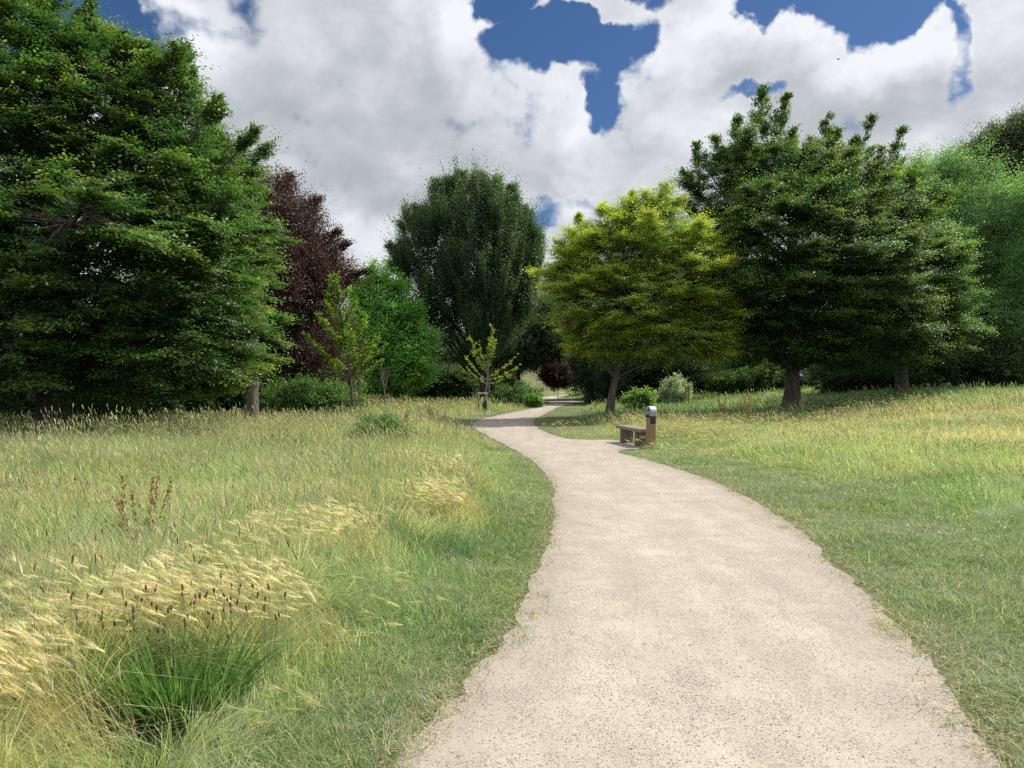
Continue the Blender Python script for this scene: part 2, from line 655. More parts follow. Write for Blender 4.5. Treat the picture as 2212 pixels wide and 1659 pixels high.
# signed distance grid (inside negative), x -30..30, y -4..124
GX0, GY0, GS = -30.0, -4.0, 0.125
gx = np.arange(GX0, 30, GS)
gy = np.arange(GY0, 124, GS)
GXX, GYY = np.meshgrid(gx, gy, indexing='ij')


def point_in_poly(x, y, poly):
    inside = np.zeros(x.shape, bool)
    n = len(poly)
    for i in range(n):
        x1, y1 = poly[i]
        x2, y2 = poly[(i + 1) % n]
        if y1 == y2:
            continue
        c = ((y1 > y) != (y2 > y)) & (x < (x2 - x1) * (y - y1) / (y2 - y1) + x1)
        inside ^= c
    return inside


def seg_dist(x, y, poly, closed=True):
    best = np.full(x.shape, 1e9)
    n = len(poly)
    for i in range(n if closed else n - 1):
        a = poly[i]
        b = poly[(i + 1) % n]
        ab = b - a
        l2 = max(ab @ ab, 1e-9)
        t = np.clip(((x - a[0]) * ab[0] + (y - a[1]) * ab[1]) / l2, 0, 1)
        d = (x - a[0] - t * ab[0]) ** 2 + (y - a[1] - t * ab[1]) ** 2
        np.minimum(best, d, out=best)
    return np.sqrt(best)


coarse = np.vstack([lw[::2], rw[::-1][::2]])
SD = seg_dist(GXX, GYY, coarse)
SD[point_in_poly(GXX, GYY, coarse)] *= -1


def pathdist(x, y):
    fx = np.clip((x - GX0) / GS, 0, len(gx) - 1.001)
    fy = np.clip((y - GY0) / GS, 0, len(gy) - 1.001)
    i, j = fx.astype(int), fy.astype(int)
    u, v = fx - i, fy - j
    d = (SD[i, j] * (1 - u) + SD[i + 1, j] * u) * (1 - v) + (SD[i, j + 1] * (1 - u) + SD[i + 1, j + 1] * u) * v
    return np.where((y > 120) | (np.abs(x) > 29.5), 20.0, d)


# centre line x of the path at given y tells left from right
_yy = np.linspace(-4, 124, 600)
_lx = np.interp(_yy, np.maximum.accumulate(lw[:, 1]), lw[:, 0])
_rx = np.interp(_yy, np.maximum.accumulate(rw[:, 1]), rw[:, 0])


def side(x, y):
    c = np.interp(y, _yy, (_lx + _rx) / 2)
    return np.where(x > c, 1, -1)


# ------------------------------------------------------------------ ground sheet
def build_ground():
    xs = np.unique(np.concatenate([np.linspace(-1500, -120, 20), np.linspace(-120, -40, 24), np.arange(-40, 60, 1.0), np.linspace(60, 150, 24), np.linspace(150, 1500, 20)]))
    ys = np.unique(np.concatenate([np.linspace(-600, -20, 12), np.arange(-20, 130, 1.25), np.linspace(130, 400, 60), np.linspace(400, 2500, 20)]))
    X, Y = np.meshgrid(xs, ys, indexing='ij')
    Z = terrain(X, Y)
    V = np.stack([X.ravel(), Y.ravel(), Z.ravel()], 1)
    ny = len(ys)
    i, j = np.meshgrid(np.arange(len(xs) - 1), np.arange(ny - 1), indexing='ij')
    a = (i * ny + j).ravel()
    Fq = np.stack([a, a + ny, a + ny + 1, a + 1], 1)
    o = make_mesh('ground', V, [Fq], ground_mat(), smooth=True)
    tag(o, 'meadow ground under the grass, rising gently to the right and far hill', 'ground', kind='structure')


build_ground()


def build_path():
    # a grid of small cells inside the outline plus an exact outline sheet; edge distance in an attribute
    tri = tessellate_polygon([[Vector((p[0], p[1], 0)) for p in OUTJ]])
    V = np.column_stack([OUTJ, np.full(len(OUTJ), 0.006)])
    T = np.array(tri)
    # make all normals point up
    a, b, c = V[T[:, 0]], V[T[:, 1]], V[T[:, 2]]
    nz = np.cross(b - a, c - a)[:, 2]
    T[nz < 0] = T[nz < 0][:, ::-1]
    # refine: insert interior strip by bmesh subdivision for edge attribute
    import bmesh
    bm = bmesh.new()
    vs = [bm.verts.new(v) for v in V]
    for t in T:
        try:
            bm.faces.new([vs[k] for k in t])
        except ValueError:
            pass
    for it in range(2):
        long_e = [e for e in bm.edges if e.calc_length() > 0.7]
        if long_e:
            bmesh.ops.subdivide_edges(bm, edges=long_e, cuts=2)
    bmesh.ops.triangulate(bm, faces=bm.faces)
    me = bpy.data.meshes.new('path')
    bm.to_mesh(me)
    bm.free()
    n = len(me.vertices)
    co = np.empty(n * 3, np.float32)
    me.vertices.foreach_get('co', co)
    co = co.reshape(-1, 3)
    e = smst(-pathdist(co[:, 0], co[:, 1]), 0.0, 0.55)
    at = me.color_attributes.new('col', 'FLOAT_COLOR', 'POINT')
    at.data.foreach_set('color', np.column_stack([e, e, e, np.ones(n)]).astype(np.float32).ravel())
    me.materials.append(path_mat())
    o = bpy.data.objects.new('path', me)
    COL.objects.link(o)
    tag(o, 'winding pale sandy gravel path', 'path', kind='structure')


build_path()


def build_pebbles():
    rng = np.random.default_rng(77)
    n = 26000
    D = 2.2 + 12 * rng.random(n) ** 1.5
    x = (rng.random(n) * 2 - 1) * 0.75 * D
    d = pathdist(x, D)
    keep = (d < 0.04) & (rng.random(n) < 0.25 + 0.75 * smst(fbm(x, D, 0.7, 4), 0.4, 0.65) + 0.5 * smst(d, -0.5, 0))
    x, y = x[keep], D[keep]
    n = len(x)
    s = 0.0022 + 0.0045 * rng.random(n) ** 2.5
    oct_ = np.array([[1, 0, 0], [0, 1, 0], [-1, 0, 0], [0, -1, 0], [0, 0, 0.8], [0.7, 0.7, 0.35], [-0.7, 0.6, 0.4]])
    base = np.array([[1, 0, 0], [.4, .9, 0], [-.7, .7, 0], [-.9, -.4, 0], [.1, -1, 0], [.45, .2, .62], [-.4, .3, .7], [0, -.45, .6]])
    fc = np.array([[0, 1, 5], [1, 6, 5], [1, 2, 6], [2, 3, 6], [3, 7, 6], [3, 4, 7], [4, 0, 7], [0, 5, 7], [5, 6, 7]])
    a = rng.random(n) * 6.28
    ca, sa = np.cos(a), np.sin(a)
    B = base[None] * s[:, None, None] * (0.7 + 0.6 * rng.random((n, 1, 3)))
    X = B[..., 0] * ca[:, None] - B[..., 1] * sa[:, None] + x[:, None]
    Y = B[..., 0] * sa[:, None] + B[..., 1] * ca[:, None] + y[:, None]
    V = np.stack([X, Y, B[..., 2] + 0.006], -1).reshape(-1, 3)
    Fi = (fc[None] + (np.arange(n) * 8)[:, None, None]).reshape(-1, 3)
    pal = np.array([[.20, .17, .16], [.33, .28, .26], [.48, .41, .35], [.26, .20, .18], [.55, .50, .44]])
    c = pal[rng.integers(0, 5, n)] * (0.8 + 0.4 * rng.random((n, 1)))
    m, nt = new_mat('pebble_stone')
    at = N(nt, 'ShaderNodeAttribute', attribute_name='col')
    pb = N(nt, 'ShaderNodeBsdfPrincipled', i_Roughness=0.85)
    nt.links.new(at.outputs['Color'], pb.inputs['Base Color'])
    out = N(nt, 'ShaderNodeOutputMaterial')
    nt.links.new(pb.outputs[0], out.inputs[0])
    o = make_mesh('gravel', V, [Fi], m, col=np.repeat(c, 8, 0))
    tag(o, 'loose small grey and brown stones scattered on the sandy path', 'gravel', kind='stuff')


build_pebbles()

# ------------------------------------------------------------------ grasses
WIND = np.array([-1.0, 0.15])


def blades(pos, h, w, lean, yaw, S=3, tipw=0.12, bend=1.6):
    """pos (n,3), h, w (n), lean (n,2) horizontal tip offset as a fraction of h. returns verts (n,2(S+1),3)"""
    n = len(pos)
    t = np.linspace(0, 1, S + 1)
    off = lean[:, None, :] * (t[None, :, None] ** bend) * h[:, None, None]
    ll = np.linalg.norm(lean, axis=1)
    zz = h[:, None] * (t[None, :] - 0.30 * np.clip(ll, 0, 1.4)[:, None] * t[None, :] ** 2.2)
    cx = pos[:, None, 0] + off[..., 0]
    cy = pos[:, None, 1] + off[..., 1]
    cz = pos[:, None, 2] + zz
    ww = w[:, None] * 0.5 * (1 - (1 - tipw) * t[None, :] ** 1.5)
    dx = np.cos(yaw)[:, None] * ww
    dy = np.sin(yaw)[:, None] * ww
    A = np.stack([cx - dx, cy - dy, cz], -1)
    B = np.stack([cx + dx, cy + dy, cz], -1)
    V = np.stack([A, B], 2).reshape(n, -1, 3)
    return V


def blade_faces(n, S):
    k = np.arange(S)
    q = np.stack([2 * k, 2 * k + 1, 2 * k + 3, 2 * k + 2], 1)
    return (q[None] + (np.arange(n) * 2 * (S + 1))[:, None, None]).reshape(-1, 4)


def ell(x, y, px, py, rx, ry, z=0.35):
    """soft mask: ellipse given in the photograph's pixels, laid on the meadow at height z"""
    X0, Y0 = G(px, py, z)
    Xa, _ = G(px + rx, py, z)
    _, Y1 = G(px, py - ry, z)
    _, Y2 = G(px, py + ry, z)
    return np.clip(1.35 - np.sqrt(((x - X0) / max(abs(Xa - X0), .05)) ** 2 + ((y - (Y1 + Y2) / 2) / max(abs(Y1 - Y2) / 2, .05)) ** 2), 0, 1)


BARLEY = [(70, 1420, 180, 110), (300, 1345, 230, 42), (60, 1560, 110, 90), (660, 1290, 100, 26), (600, 1225, 60, 50), (770, 1160, 120, 26), (880, 1105, 60, 20),
          (960, 1010, 80, 16), (480, 1315, 120, 24), (190, 1480, 80, 60), (1010, 1065, 40, 18)]
GREENB = [(900, 1290, 120, 60), (500, 1640, 120, 50), (740, 1530, 60, 40), (1060, 1400, 60, 60)]


def barley_mask(x, y):
    m = np.zeros_like(x)
    for b in BARLEY:
        m = np.maximum(m, ell(x, y, *b))
    return m


def field_height(x, y, d, s):
    left = 0.07 + (0.50 - .12 * smst(y, 16, 28)) * smst(d, 0.35, 1.7)
    right = 0.05 + 0.34 * smst(d, 1.3, 3.4)
    # the inside of the bends further on is shorter grass
    hgt = np.where(s < 0, left, right)
    n = fbm(x, y, 2.2, 31)
    hgt = hgt * (0.72 + 0.56 * n)
    for (qx, qy, qh, qr) in ((3.50, 19.1, .30, .30), (3.45, 19.7, .26, .35), (3.25, 20.9, .22, .25)):
        hgt = np.maximum(hgt, qh * np.exp(-((x - qx) ** 2 + (y - qy) ** 2) / qr ** 2))
    near_r = (s > 0) & (y < 12)
    hgt = np.where(near_r, hgt * 0.72, hgt)
    return hgt


def field_color(x, y, d, s, rng):
    """grass colours (albedo) by patches: fresh green, grey green, straw, pinkish seed tops, painted tree shade on the right"""
    n = len(x)
    fresh = np.array([0.155, 0.262, 0.090])
    grey = np.array([0.220, 0.290, 0.155])
    yell = np.array([0.335, 0.355, 0.165])
    straw = np.array([0.50, 0.43, 0.26])
    a = smst(fbm(x, y, 1.6, 41), 0.36, 0.62)[:, None]
    b = smst(fbm(x, y, 3.5, 51), 0.42, 0.62)[:, None]
    c = fresh * (1 - a) + grey * a
    c = c * (1 - 0.55 * b) + yell * 0.55 * b
    far = smst(y, 12, 30)[:, None]
    dry = np.clip(0.10 + 0.38 * smst(fbm(x, y, 4.0, 61), 0.42, 0.66) * smst(d, .9, 2.5) + 0.06 * far[:, 0] * smst(d, .9, 2.5), 0, 1)
    dry = np.where(s > 0, dry * (0.8 + 0.9 * smst(x, 7, 16)) * (1 - .75 * smst(y, 33, 38)), dry)
    bm = barley_mask(x, y)
    dry = np.where(s > 0, dry + .28 * smst(y, 13, 20) * smst(d, 1.5, 4) * (1 - smst(y, 32, 36)), dry)
    dry = dry + .5 * np.maximum(ell(x, y, 830, 930, 160, 40), ell(x, y, 1010, 905, 90, 30)) * (s < 0)
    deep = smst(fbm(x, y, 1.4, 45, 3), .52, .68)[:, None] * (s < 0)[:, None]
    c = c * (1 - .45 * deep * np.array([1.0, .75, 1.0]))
    rust = (rng.random(n) < .45 * smst(fbm(x, y, 1.5, 46), .5, .7)) & (s < 0) & (d > 1)
    c = np.where(rust[:, None], np.array([.33, .27, .17]), c)
    dry = np.clip(dry * .8 + 0.35 * bm, 0, 0.8)
    pick = rng.random(n) < dry
    c = np.where(pick[:, None], straw * (0.75 + 0.5 * rng.random((n, 1))), c)
    c = np.where(((s > 0) & (y > 33))[:, None], c * np.array([.72, .85, .75]), c)  # shade under the right-hand trees darkened into the grass colour
    pale = rng.random(n) < .07
    c[pale] = np.array([.52, .53, .36])
    c = c * (0.74 + 0.90 * rng.random((n, 1)))
    return c


def scatter(n, d0, d1, rng, power=1.0, spread=0.74):
    """points in the wedge in front of the camera; pdf in distance ~ D^(1-power)"""
    u = rng.random(n)
    e = 2 - power
    D = (d0 ** e + u * (d1 ** e - d0 ** e)) ** (1 / e)
    x = (rng.random(n) * 2 - 1) * (spread * D + 0.6)
    return x, D


def shade_free_trim(x, y):
    return np.ones(len(x), bool)


BENCH = (3.12, 20.5)
POST = (3.42, 19.3)


def grass_layer(name, n, d0, d1, S, wmul, seed, label, power=1.0):
    rng = np.random.default_rng(seed)
    x, y = scatter(n, d0, d1, rng, power)
    # tuft clumping
    cl = rng.normal(0, 0.03 + 0.003 * y[:, None], (n, 2)) * (rng.random((n, 1)) < 0.6)
    gridn = 0.16 + 0.01 * y
    xc = np.round(x / gridn) * gridn + (vnoise(x, y, 0.5, 8) - .5) * 0.1
    yc = np.round(y / gridn) * gridn + (vnoise(x, y, 0.5, 9) - .5) * 0.1
    tuft = rng.random(n) < 0.35
    x = np.where(tuft, xc, x) + cl[:, 0]
    y = np.where(tuft, yc, y) + cl[:, 1]
    d = pathdist(x, y)
    edge = (fbm(x, y, 0.45, 71) - 0.5) * 0.30
    keep = d > edge - 0.01
    keep &= (rng.random(n) < 0.25 + 0.75 * smst(d - edge, -0.02, 0.22))
    x, y, d = x[keep], y[keep], d[keep]
    cm = ell(x, y, 345, 1560, 190, 110, 0.0)
    k3 = rng.random(len(x)) > cm * 1.2
    x, y, d = x[k3], y[k3], d[k3]
    s = side(x, y)
    hh = field_height(x, y, np.maximum(d, 0), s)
    n = len(x)
    h = hh * (0.45 + 0.75 * rng.random(n))
    h = np.where(d < 0.15, h * 0.6, h)
    # keep the far bare hillside low
    h = np.where(y > 100, 0.3 + 0.2 * rng.random(n), h)
    w = (0.0030 + 0.0040 * rng.random(n) ** 2) * wmul(y)
    w = w * np.where(hh < 0.2, 0.8, 1.0)
    lean = rng.normal(0, 0.28, (n, 2)) + WIND * (0.18 + 0.2 * fbm(x, y, 3, 81)[:, None])
    fa = fbm(x, y, 0.8, 91) * 12.56
    fs = smst(fbm(x, y, 0.6, 93), 0.40, 0.65) * 0.75
    lean = lean + np.stack([np.cos(fa), np.sin(fa)], 1) * fs[:, None]
    flop = rng.random(n) < 0.15
    lean[flop] *= 2.4
    shrt = hh < 0.16
    lean[shrt] += rng.normal(0, 0.55, (int(shrt.sum()), 2))
    yaw = rng.random(n) * math.pi * 0.9 - 0.45 * math.pi
    pos = np.stack([x, y, terrain(x, y) - 0.01], 1)
    V = blades(pos, h, w, lean, yaw, S)
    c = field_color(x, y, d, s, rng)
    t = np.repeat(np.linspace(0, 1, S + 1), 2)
    # blades are darker towards the foot, lighter towards the tip
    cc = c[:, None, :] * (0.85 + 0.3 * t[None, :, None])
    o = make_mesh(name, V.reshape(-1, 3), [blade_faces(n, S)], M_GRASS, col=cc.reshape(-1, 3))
    tag(o, label, 'grass', kind='stuff')


grass_layer('grass', 330000, 1.6, 9.0, 3, lambda y: 1.0 + 0.05 * y, 101, 'near green meadow grass on both sides of the path', power=0.6)
grass_layer('meadow_grass', 420000, 8.5, 26.0, 2, lambda y: 0.9 + 0.11 * y, 102, 'middle distance green and straw meadow grass', power=1.2)
grass_layer('far_grass', 380000, 25.0, 130.0, 1, lambda y: 0.5 + 0.13 * y, 103, 'far meadow grass in front of and under the trees', power=1.3)


def verge_grass():
    rng = np.random.default_rng(111)
    n = 420000
    x, y = scatter(n, 1.8, 17.0, rng, 1.0)
    d = pathdist(x, y)
    s = side(x, y)
    lim = np.where(s > 0, 3.2, 1.2)
    edge = (fbm(x, y, 0.35, 71) - 0.5) * 0.26
    dd = d - edge
    keep = (dd > -0.22) & (d < lim) & (rng.random(n) < np.where(dd < 0, .9 * smst(fbm(x, y, .20, 99), .46, .72) * smst(dd, -.22, -.02), 0.35 + 0.65 * smst(dd, 0.0, 0.15)))
    x, y, d = x[keep], y[keep], d[keep]
    n = len(x)
    tus = smst(fbm(x, y, 0.5, 95, 4), 0.42, 0.66)
    h = (0.035 + 0.05 * rng.random(n) + 0.09 * tus * rng.random(n)) * (0.7 + 0.3 * smst(d, 0, .5))
    w = (0.0026 + 0.0016 * rng.random(n)) * (1 + .09 * y)
    fa = fbm(x, y, 0.5, 96) * 12.56
    lean = rng.normal(0, 0.75, (n, 2)) + np.stack([np.cos(fa), np.sin(fa)], 1) * 0.7
    V = blades(np.stack([x, y, terrain(x, y) - .003], 1), h, w, lean, rng.random(n) * 3.14, 2, tipw=.15, bend=1.3)
    t1 = smst(fbm(x, y, 0.9, 97), 0.38, 0.62)[:, None]
    c = np.array([.16, .25, .10]) * (1 - t1) + np.array([.25, .30, .18]) * t1
    q = rng.random(n) < 0.14 + 0.25 * smst(-d, -.35, 0) + .12 * smst(fbm(x, y, .7, 98), .5, .7)
    c[q] = np.array([.46, .40, .26])
    c = c * (.66 + .82 * rng.random((n, 1)))
    o = make_mesh('verge_grass', V.reshape(-1, 3), [blade_faces(n, 2)], M_GRASS, col=np.repeat(c, 6, 0))
    tag(o, 'short trodden grass along both edges of the path', 'grass', kind='stuff')


verge_grass()


def seed_stems(name, n, d0, d1, seed, hmul, headlen, headw, pal, stemcol, label, maskf, wmul=lambda y: 1.0, lean_s=0.16, power=1.0, cat='grass', minH=0.25, straight=1.2):
    """thin stems, each with a spindle shaped head"""
    rng = np.random.default_rng(seed)
    x, y = scatter(n, d0, d1, rng, power)
    d = pathdist(x, y)
    s = side(x, y)
    keep = (d > 0.4) & (rng.random(n) < maskf(x, y, d, s))
    x, y, d, s = x[keep], y[keep], d[keep], s[keep]
    hh = field_height(x, y, d, s)
    k2 = hh > minH * 0.6
    x, y, hh = x[k2], y[k2], hh[k2]
    n = len(x)
    h = np.maximum(hh, minH) * (0.95 + 0.45 * rng.random(n)) * hmul
    fa = fbm(x, y, 1.1, 92) * 12.56
    lean = rng.normal(0, lean_s * 1.5, (n, 2)) + WIND * 0.22 + .22 * np.stack([np.cos(fa), np.sin(fa)], 1)
    yaw = rng.normal(0, 0.5, n)
    S = 3
    wm = wmul(y) * np.ones(n)
    pos = np.stack([x, y, terrain(x, y)], 1)
    V = blades(pos, h, 0.0022 * wm, lean, yaw, S, tipw=0.7, bend=straight)
    F1 = blade_faces(n, S)
    tip = (V[:, -1] + V[:, -2]) / 2
    prev = (V[:, -3] + V[:, -4]) / 2
    dr = norm(tip - prev)
    dr[:, 0] -= 0.10
    dr = norm(dr)
    Lh = headlen * (0.6 + 0.8 * rng.random(n)) * np.sqrt(wm)
    Wh = headw * (0.7 + 0.6 * rng.random(n)) * wm
    ax = np.stack([np.cos(yaw), np.sin(yaw), 0 * yaw], 1)
    ax2 = norm(np.cross(dr, ax))
    # 4 sided spindle: rings at 0.3 and .75
    rings = [tip]
    vs = [tip[:, None]]
    for tt, rr in ((0.2, 0.85), (0.7, 1.0)):
        c = tip + dr * (Lh * tt)[:, None]
        r = (Wh * 0.5 * rr)[:, None]
        vs.append(np.stack([c + ax * r, c + ax2 * r, c - ax * r, c - ax2 * r], 1))
    vs.append((tip + dr * Lh[:, None])[:, None])
    HV = np.concatenate(vs, 1)   # 1+4+4+1 = 10
    t1 = [[0, 1 + k, 1 + (k + 1) % 4] for k in range(4)] + [[9, 5 + (k + 1) % 4, 5 + k] for k in range(4)]
    q1 = [[1 + k, 5 + k, 5 + (k + 1) % 4, 1 + (k + 1) % 4] for k in range(4)]
    b = len(V.reshape(-1, 3))
    base = (b + np.arange(n) * 10)[:, None, None]
    T = (np.array(t1)[None] + base).reshape(-1, 3)
    Q = (np.array(q1)[None] + base).reshape(-1, 4)
    pal = np.array(pal)
    hc = pal[rng.integers(0, len(pal), n)] * (0.75 + 0.5 * rng.random((n, 1)))
    sc = np.array(stemcol)[rng.integers(0, len(stemcol), n)] * (0.8 + 0.4 * rng.random((n, 1)))
    col = np.vstack([np.repeat(sc, V.shape[1], 0), np.repeat(hc, 10, 0)])
    o = make_mesh(name, np.vstack([V.reshape(-1, 3), HV.reshape(-1, 3)]), [F1, Q, T], M_GRASS, col=col)
    tag(o, label, cat, kind='stuff')


GST = [[.22, .29, .13], [.38, .38, .20], [.28, .32, .15]]
# ribwort and foxtail heads: brown near the left front, paler further on
def m_plantain(x, y, d, s):
    a = 0.04 + 0.7 * smst(fbm(x, y, 1.0, 15), 0.52, 0.70)
    return np.where(s < 0, a * smst(d, .8, 1.6), 0.25 * a * smst(d, 2.5, 4))


seed_stems('seed_heads', 9000, 3.0, 14.0, 201, 1.05, 0.045, 0.0085, [[.16, .075, .05], [.24, .12, .085], [.30, .17, .12]], GST,
           'brown plantain and foxtail seed heads above the grass', m_plantain, cat='seed heads', minH=.4)
seed_stems('tall_grass_stems', 60000, 3.0, 26.0, 202, 1.1, 0.06, 0.005, [[.46, .42, .27], [.40, .36, .24], [.36, .41, .22], [.55, .50, .34]], GST,
           'thin pale flowering stems of the tall grass', lambda x, y, d, s: (.12 + .88 * smst(fbm(x, y, 1.3, 17), .42, .62)) * np.where(s < 0, 0.75, 0.42) * smst(d, .7, 2.2), wmul=lambda y: 1 + .07 * y, power=0.9, cat='grass')
seed_stems('far_grass_stems', 60000, 25.0, 90.0, 203, .85, 0.10, 0.008, [[.48, .46, .28], [.40, .38, .22], [.38, .43, .22], [.56, .52, .34]], GST,
           'far pale seed heads over the meadow', lambda x, y, d, s: 0.45 * smst(d, 1, 3) * np.where(s > 0, 1 - .8 * smst(y, 30, 36), 1), wmul=lambda y: 0.6 + .09 * y, power=1.3, cat='grass')
seed_stems('grass_panicles', 9000, 8.0, 24.0, 204, 1.35, 0.09, 0.013, [[.52, .47, .32], [.46, .40, .27], [.40, .42, .24]], GST,
           'taller pale panicles along the far edge of the left meadow', lambda x, y, d, s: (.1 + .9 * smst(fbm(x, y, 1.8, 18), .45, .62)) * np.where(s < 0, smst(y, 12, 17), .2), wmul=lambda y: 1 + .02 * y, power=0.9, cat='grass')


def build_barley(name, patches, n, seed, pal, stempal, label, z=0.35, hscale=1.0):
    rng = np.random.default_rng(seed)
    xs, ys = [], []
    for (px, py, rx, ry) in patches:
        X0, Y0 = G(px, py, z)
        Xa, _ = G(px + rx, py, z)
        _, Y1 = G(px, py - ry, z)
        _, Y2 = G(px, py + ry, z)
        area = (Xa - X0) * abs(Y1 - Y2) * 1.57
        k = int(n * area)
        k = min(max(k, 25), 1500)
        r = np.sqrt(rng.random(k)) * 1.1
        a = rng.random(k) * 6.283
        xs.append(X0 + r * np.cos(a) * (Xa - X0))
        ys.append((Y1 + Y2) / 2 + r * np.sin(a) * abs(Y1 - Y2) / 2)
    x, y = np.concatenate(xs), np.concatenate(ys)
    d = pathdist(x, y)
    keep = (d > 0.15) & (fbm(x, y, 0.45, 5) > 0.43 + .10 * smst(y, 4.5, 7))
    x, y, d = x[keep], y[keep], d[keep]
    n = len(x)
    h = (0.34 + 0.20 * rng.random(n)) * hscale * (0.75 + .5 * smst(d, .2, 1.4))
    lean = rng.normal(0, 0.16, (n, 2)) + WIND * (0.45 + 0.4 * rng.random((n, 1)))
    S = 4
    pos = np.stack([x, y, terrain(x, y)], 1)
    yaw = rng.normal(0, .6, n)
    wm = 1 + 0.05 * y
    V = blades(pos, h, 0.0026 * wm, lean, yaw, S, tipw=0.7, bend=1.9)
    Fq = blade_faces(n, S)
    tip = (V[:, -1] + V[:, -2]) / 2
    prev = (V[:, -3] + V[:, -4]) / 2
    dr = norm(norm(tip - prev) + np.stack([-0.2 - .8 * rng.random(n), rng.normal(0, .35, n), .25 - .85 * rng.random(n)], 1))
    Lh = 0.055 + 0.03 * rng.random(n)
    up = np.array([0, 0, 1.0])
    sd = norm(np.cross(dr, up))
    nn = np.cross(sd, dr)
    # core: 3-ring spindle
    vs = [tip[:, None]]
    for tt, rr in ((0.25, 0.9), (0.7, 0.8)):
        c = tip + dr * (Lh * tt)[:, None]
        r = (0.0042 * wm * rr)[:, None]
        vs.append(np.stack([c + sd * r, c + nn * r, c - sd * r, c - nn * r], 1))
    vs.append((tip + dr * Lh[:, None])[:, None])
    HV = np.concatenate(vs, 1)
    t1 = [[0, 1 + k, 1 + (k + 1) % 4] for k in range(4)] + [[9, 5 + (k + 1) % 4, 5 + k] for k in range(4)]
    q1 = [[1 + k, 5 + k, 5 + (k + 1) % 4, 1 + (k + 1) % 4] for k in range(4)]
    b = V.shape[0] * V.shape[1]
    base = (b + np.arange(n) * 10)[:, None, None]
    T1 = (np.array(t1)[None] + base).reshape(-1, 3)
    Q1 = (np.array(q1)[None] + base).reshape(-1, 4)
    # awns
    K = 20
    ta = rng.random((n, K)) * 0.95
    st = tip[:, None] + dr[:, None] * (Lh[:, None] * ta)[..., None]
    an = rng.random((n, K)) * 6.283
    spread = 0.22 + 0.12 * rng.random((n, K))
    side_v = sd[:, None] * np.cos(an)[..., None] + nn[:, None] * np.sin(an)[..., None]
    ad = dr[:, None] + side_v * spread[..., None] + np.array([-0.10, 0, 0.0])
    ad = norm(ad)
    al = 0.05 + 0.035 * rng.random((n, K))
    en = st + ad * al[..., None]
    wd = norm(np.cross(ad, np.array([0, 1.0, 0.2]))) * (0.0009 * np.minimum(wm, 1.5))[:, None, None]
    A = np.stack([st - wd, st + wd, en], 2).reshape(-1, 3)
    b2 = b + n * 10
    T2 = (b2 + np.arange(n * K * 3)).reshape(-1, 3)
    pal = np.array(pal)
    hc = pal[rng.integers(0, len(pal), n)] * (0.8 + 0.4 * rng.random((n, 1)))
    sp = np.array(stempal)[rng.integers(0, len(stempal), n)] * (0.75 + 0.4 * rng.random((n, 1)))
    col = np.vstack([np.repeat(sp, V.shape[1], 0), np.repeat(hc, 10, 0), np.repeat(hc * 1.12, K * 3, 0)])
    o = make_mesh(name, np.vstack([V.reshape(-1, 3), HV.reshape(-1, 3), A]), [Fq, Q1, T1, T2], M_STRAW, col=col)
    tag(o, label, 'wild barley', kind='stuff')


build_barley('barley_grass', BARLEY, 900, 301, [[.66, .61, .40], [.62, .60, .36], [.70, .64, .47], [.54, .57, .30]],
             [[.52, .40, .20], [.45, .42, .18], [.36, .38, .14]], 'golden wild barley heads blown to one side in the left meadow')
build_barley('green_barley', GREENB, 90, 302, [[.34, .42, .16], [.42, .46, .20], [.50, .50, .24]],
             [[.22, .32, .10], [.26, .34, .12]], 'green wild barley heads at the left verge of the path', z=.3)
RBAR = [(1700, 925, 260, 26), (1560, 950, 170, 30), (2050, 985, 150, 50), (1900, 900, 160, 22), (1480, 920, 90, 16), (1240, 925, 60, 12)]
build_barley('pale_barley', RBAR, 26, 303, [[.56, .54, .26], [.60, .54, .32], [.48, .50, .22]],
             [[.40, .38, .17], [.30, .34, .12]], 'pale barley heads across the right meadow', z=.3)


def build_clover():
    rng = np.random.default_rng(401)
    n = 4200
    x, y = scatter(n, 5, 22, rng, 1.0)
    d = pathdist(x, y)
    s = side(x, y)
    m = np.maximum(ell(x, y, 1830, 1030, 260, 60, .1), ell(x, y, 2050, 1140, 180, 80, .1))
    keep = (s > 0) & (d > 1.0) & (rng.random(n) < 0.55 * np.minimum(m * 1.5, 1) + 0.03)
    k2 = (s < 0) & (d > .3) & (y < 7) & (rng.random(n) < .03)
    keep |= k2
    x, y = x[keep], y[keep]
    n = len(x)
    base = np.array([[1, 0, 0], [0, 1, 0], [-1, 0, 0], [0, -1, 0], [0, 0, .9], [0, 0, -.6]])
    fc = np.array([[0, 1, 4], [1, 2, 4], [2, 3, 4], [3, 0, 4], [1, 0, 5], [2, 1, 5], [3, 2, 5], [0, 3, 5]])
    r = (0.008 + 0.005 * rng.random(n)) * (1 + .02 * y)
    z = 0.12 + 0.14 * rng.random(n) + terrain(x, y)
    V = base[None] * r[:, None, None] + np.stack([x, y, z], 1)[:, None]
    F_ = (fc[None] + (np.arange(n) * 6)[:, None, None]).reshape(-1, 3)
    St = blades(np.stack([x, y, terrain(x, y)], 1), z - terrain(x, y), np.full(n, .0025), np.zeros((n, 2)), np.zeros(n), 1, .8)
    b = n * 6
    Fs = blade_faces(n, 1) + b
    c = np.array([[.74, .72, .66], [.72, .62, .58], [.66, .66, .55]])[rng.integers(0, 3, n)]
    col = np.vstack([np.repeat(c, 6, 0), np.tile([.14, .22, .07], (n * 4, 1))])
    o = make_mesh('clover_flowers', np.vstack([V.reshape(-1, 3), St.reshape(-1, 3)]), [F_, Fs], M_GRASS, col=col)
    tag(o, 'small white clover flowers in the short grass right of the path', 'clover', kind='stuff')


build_clover()


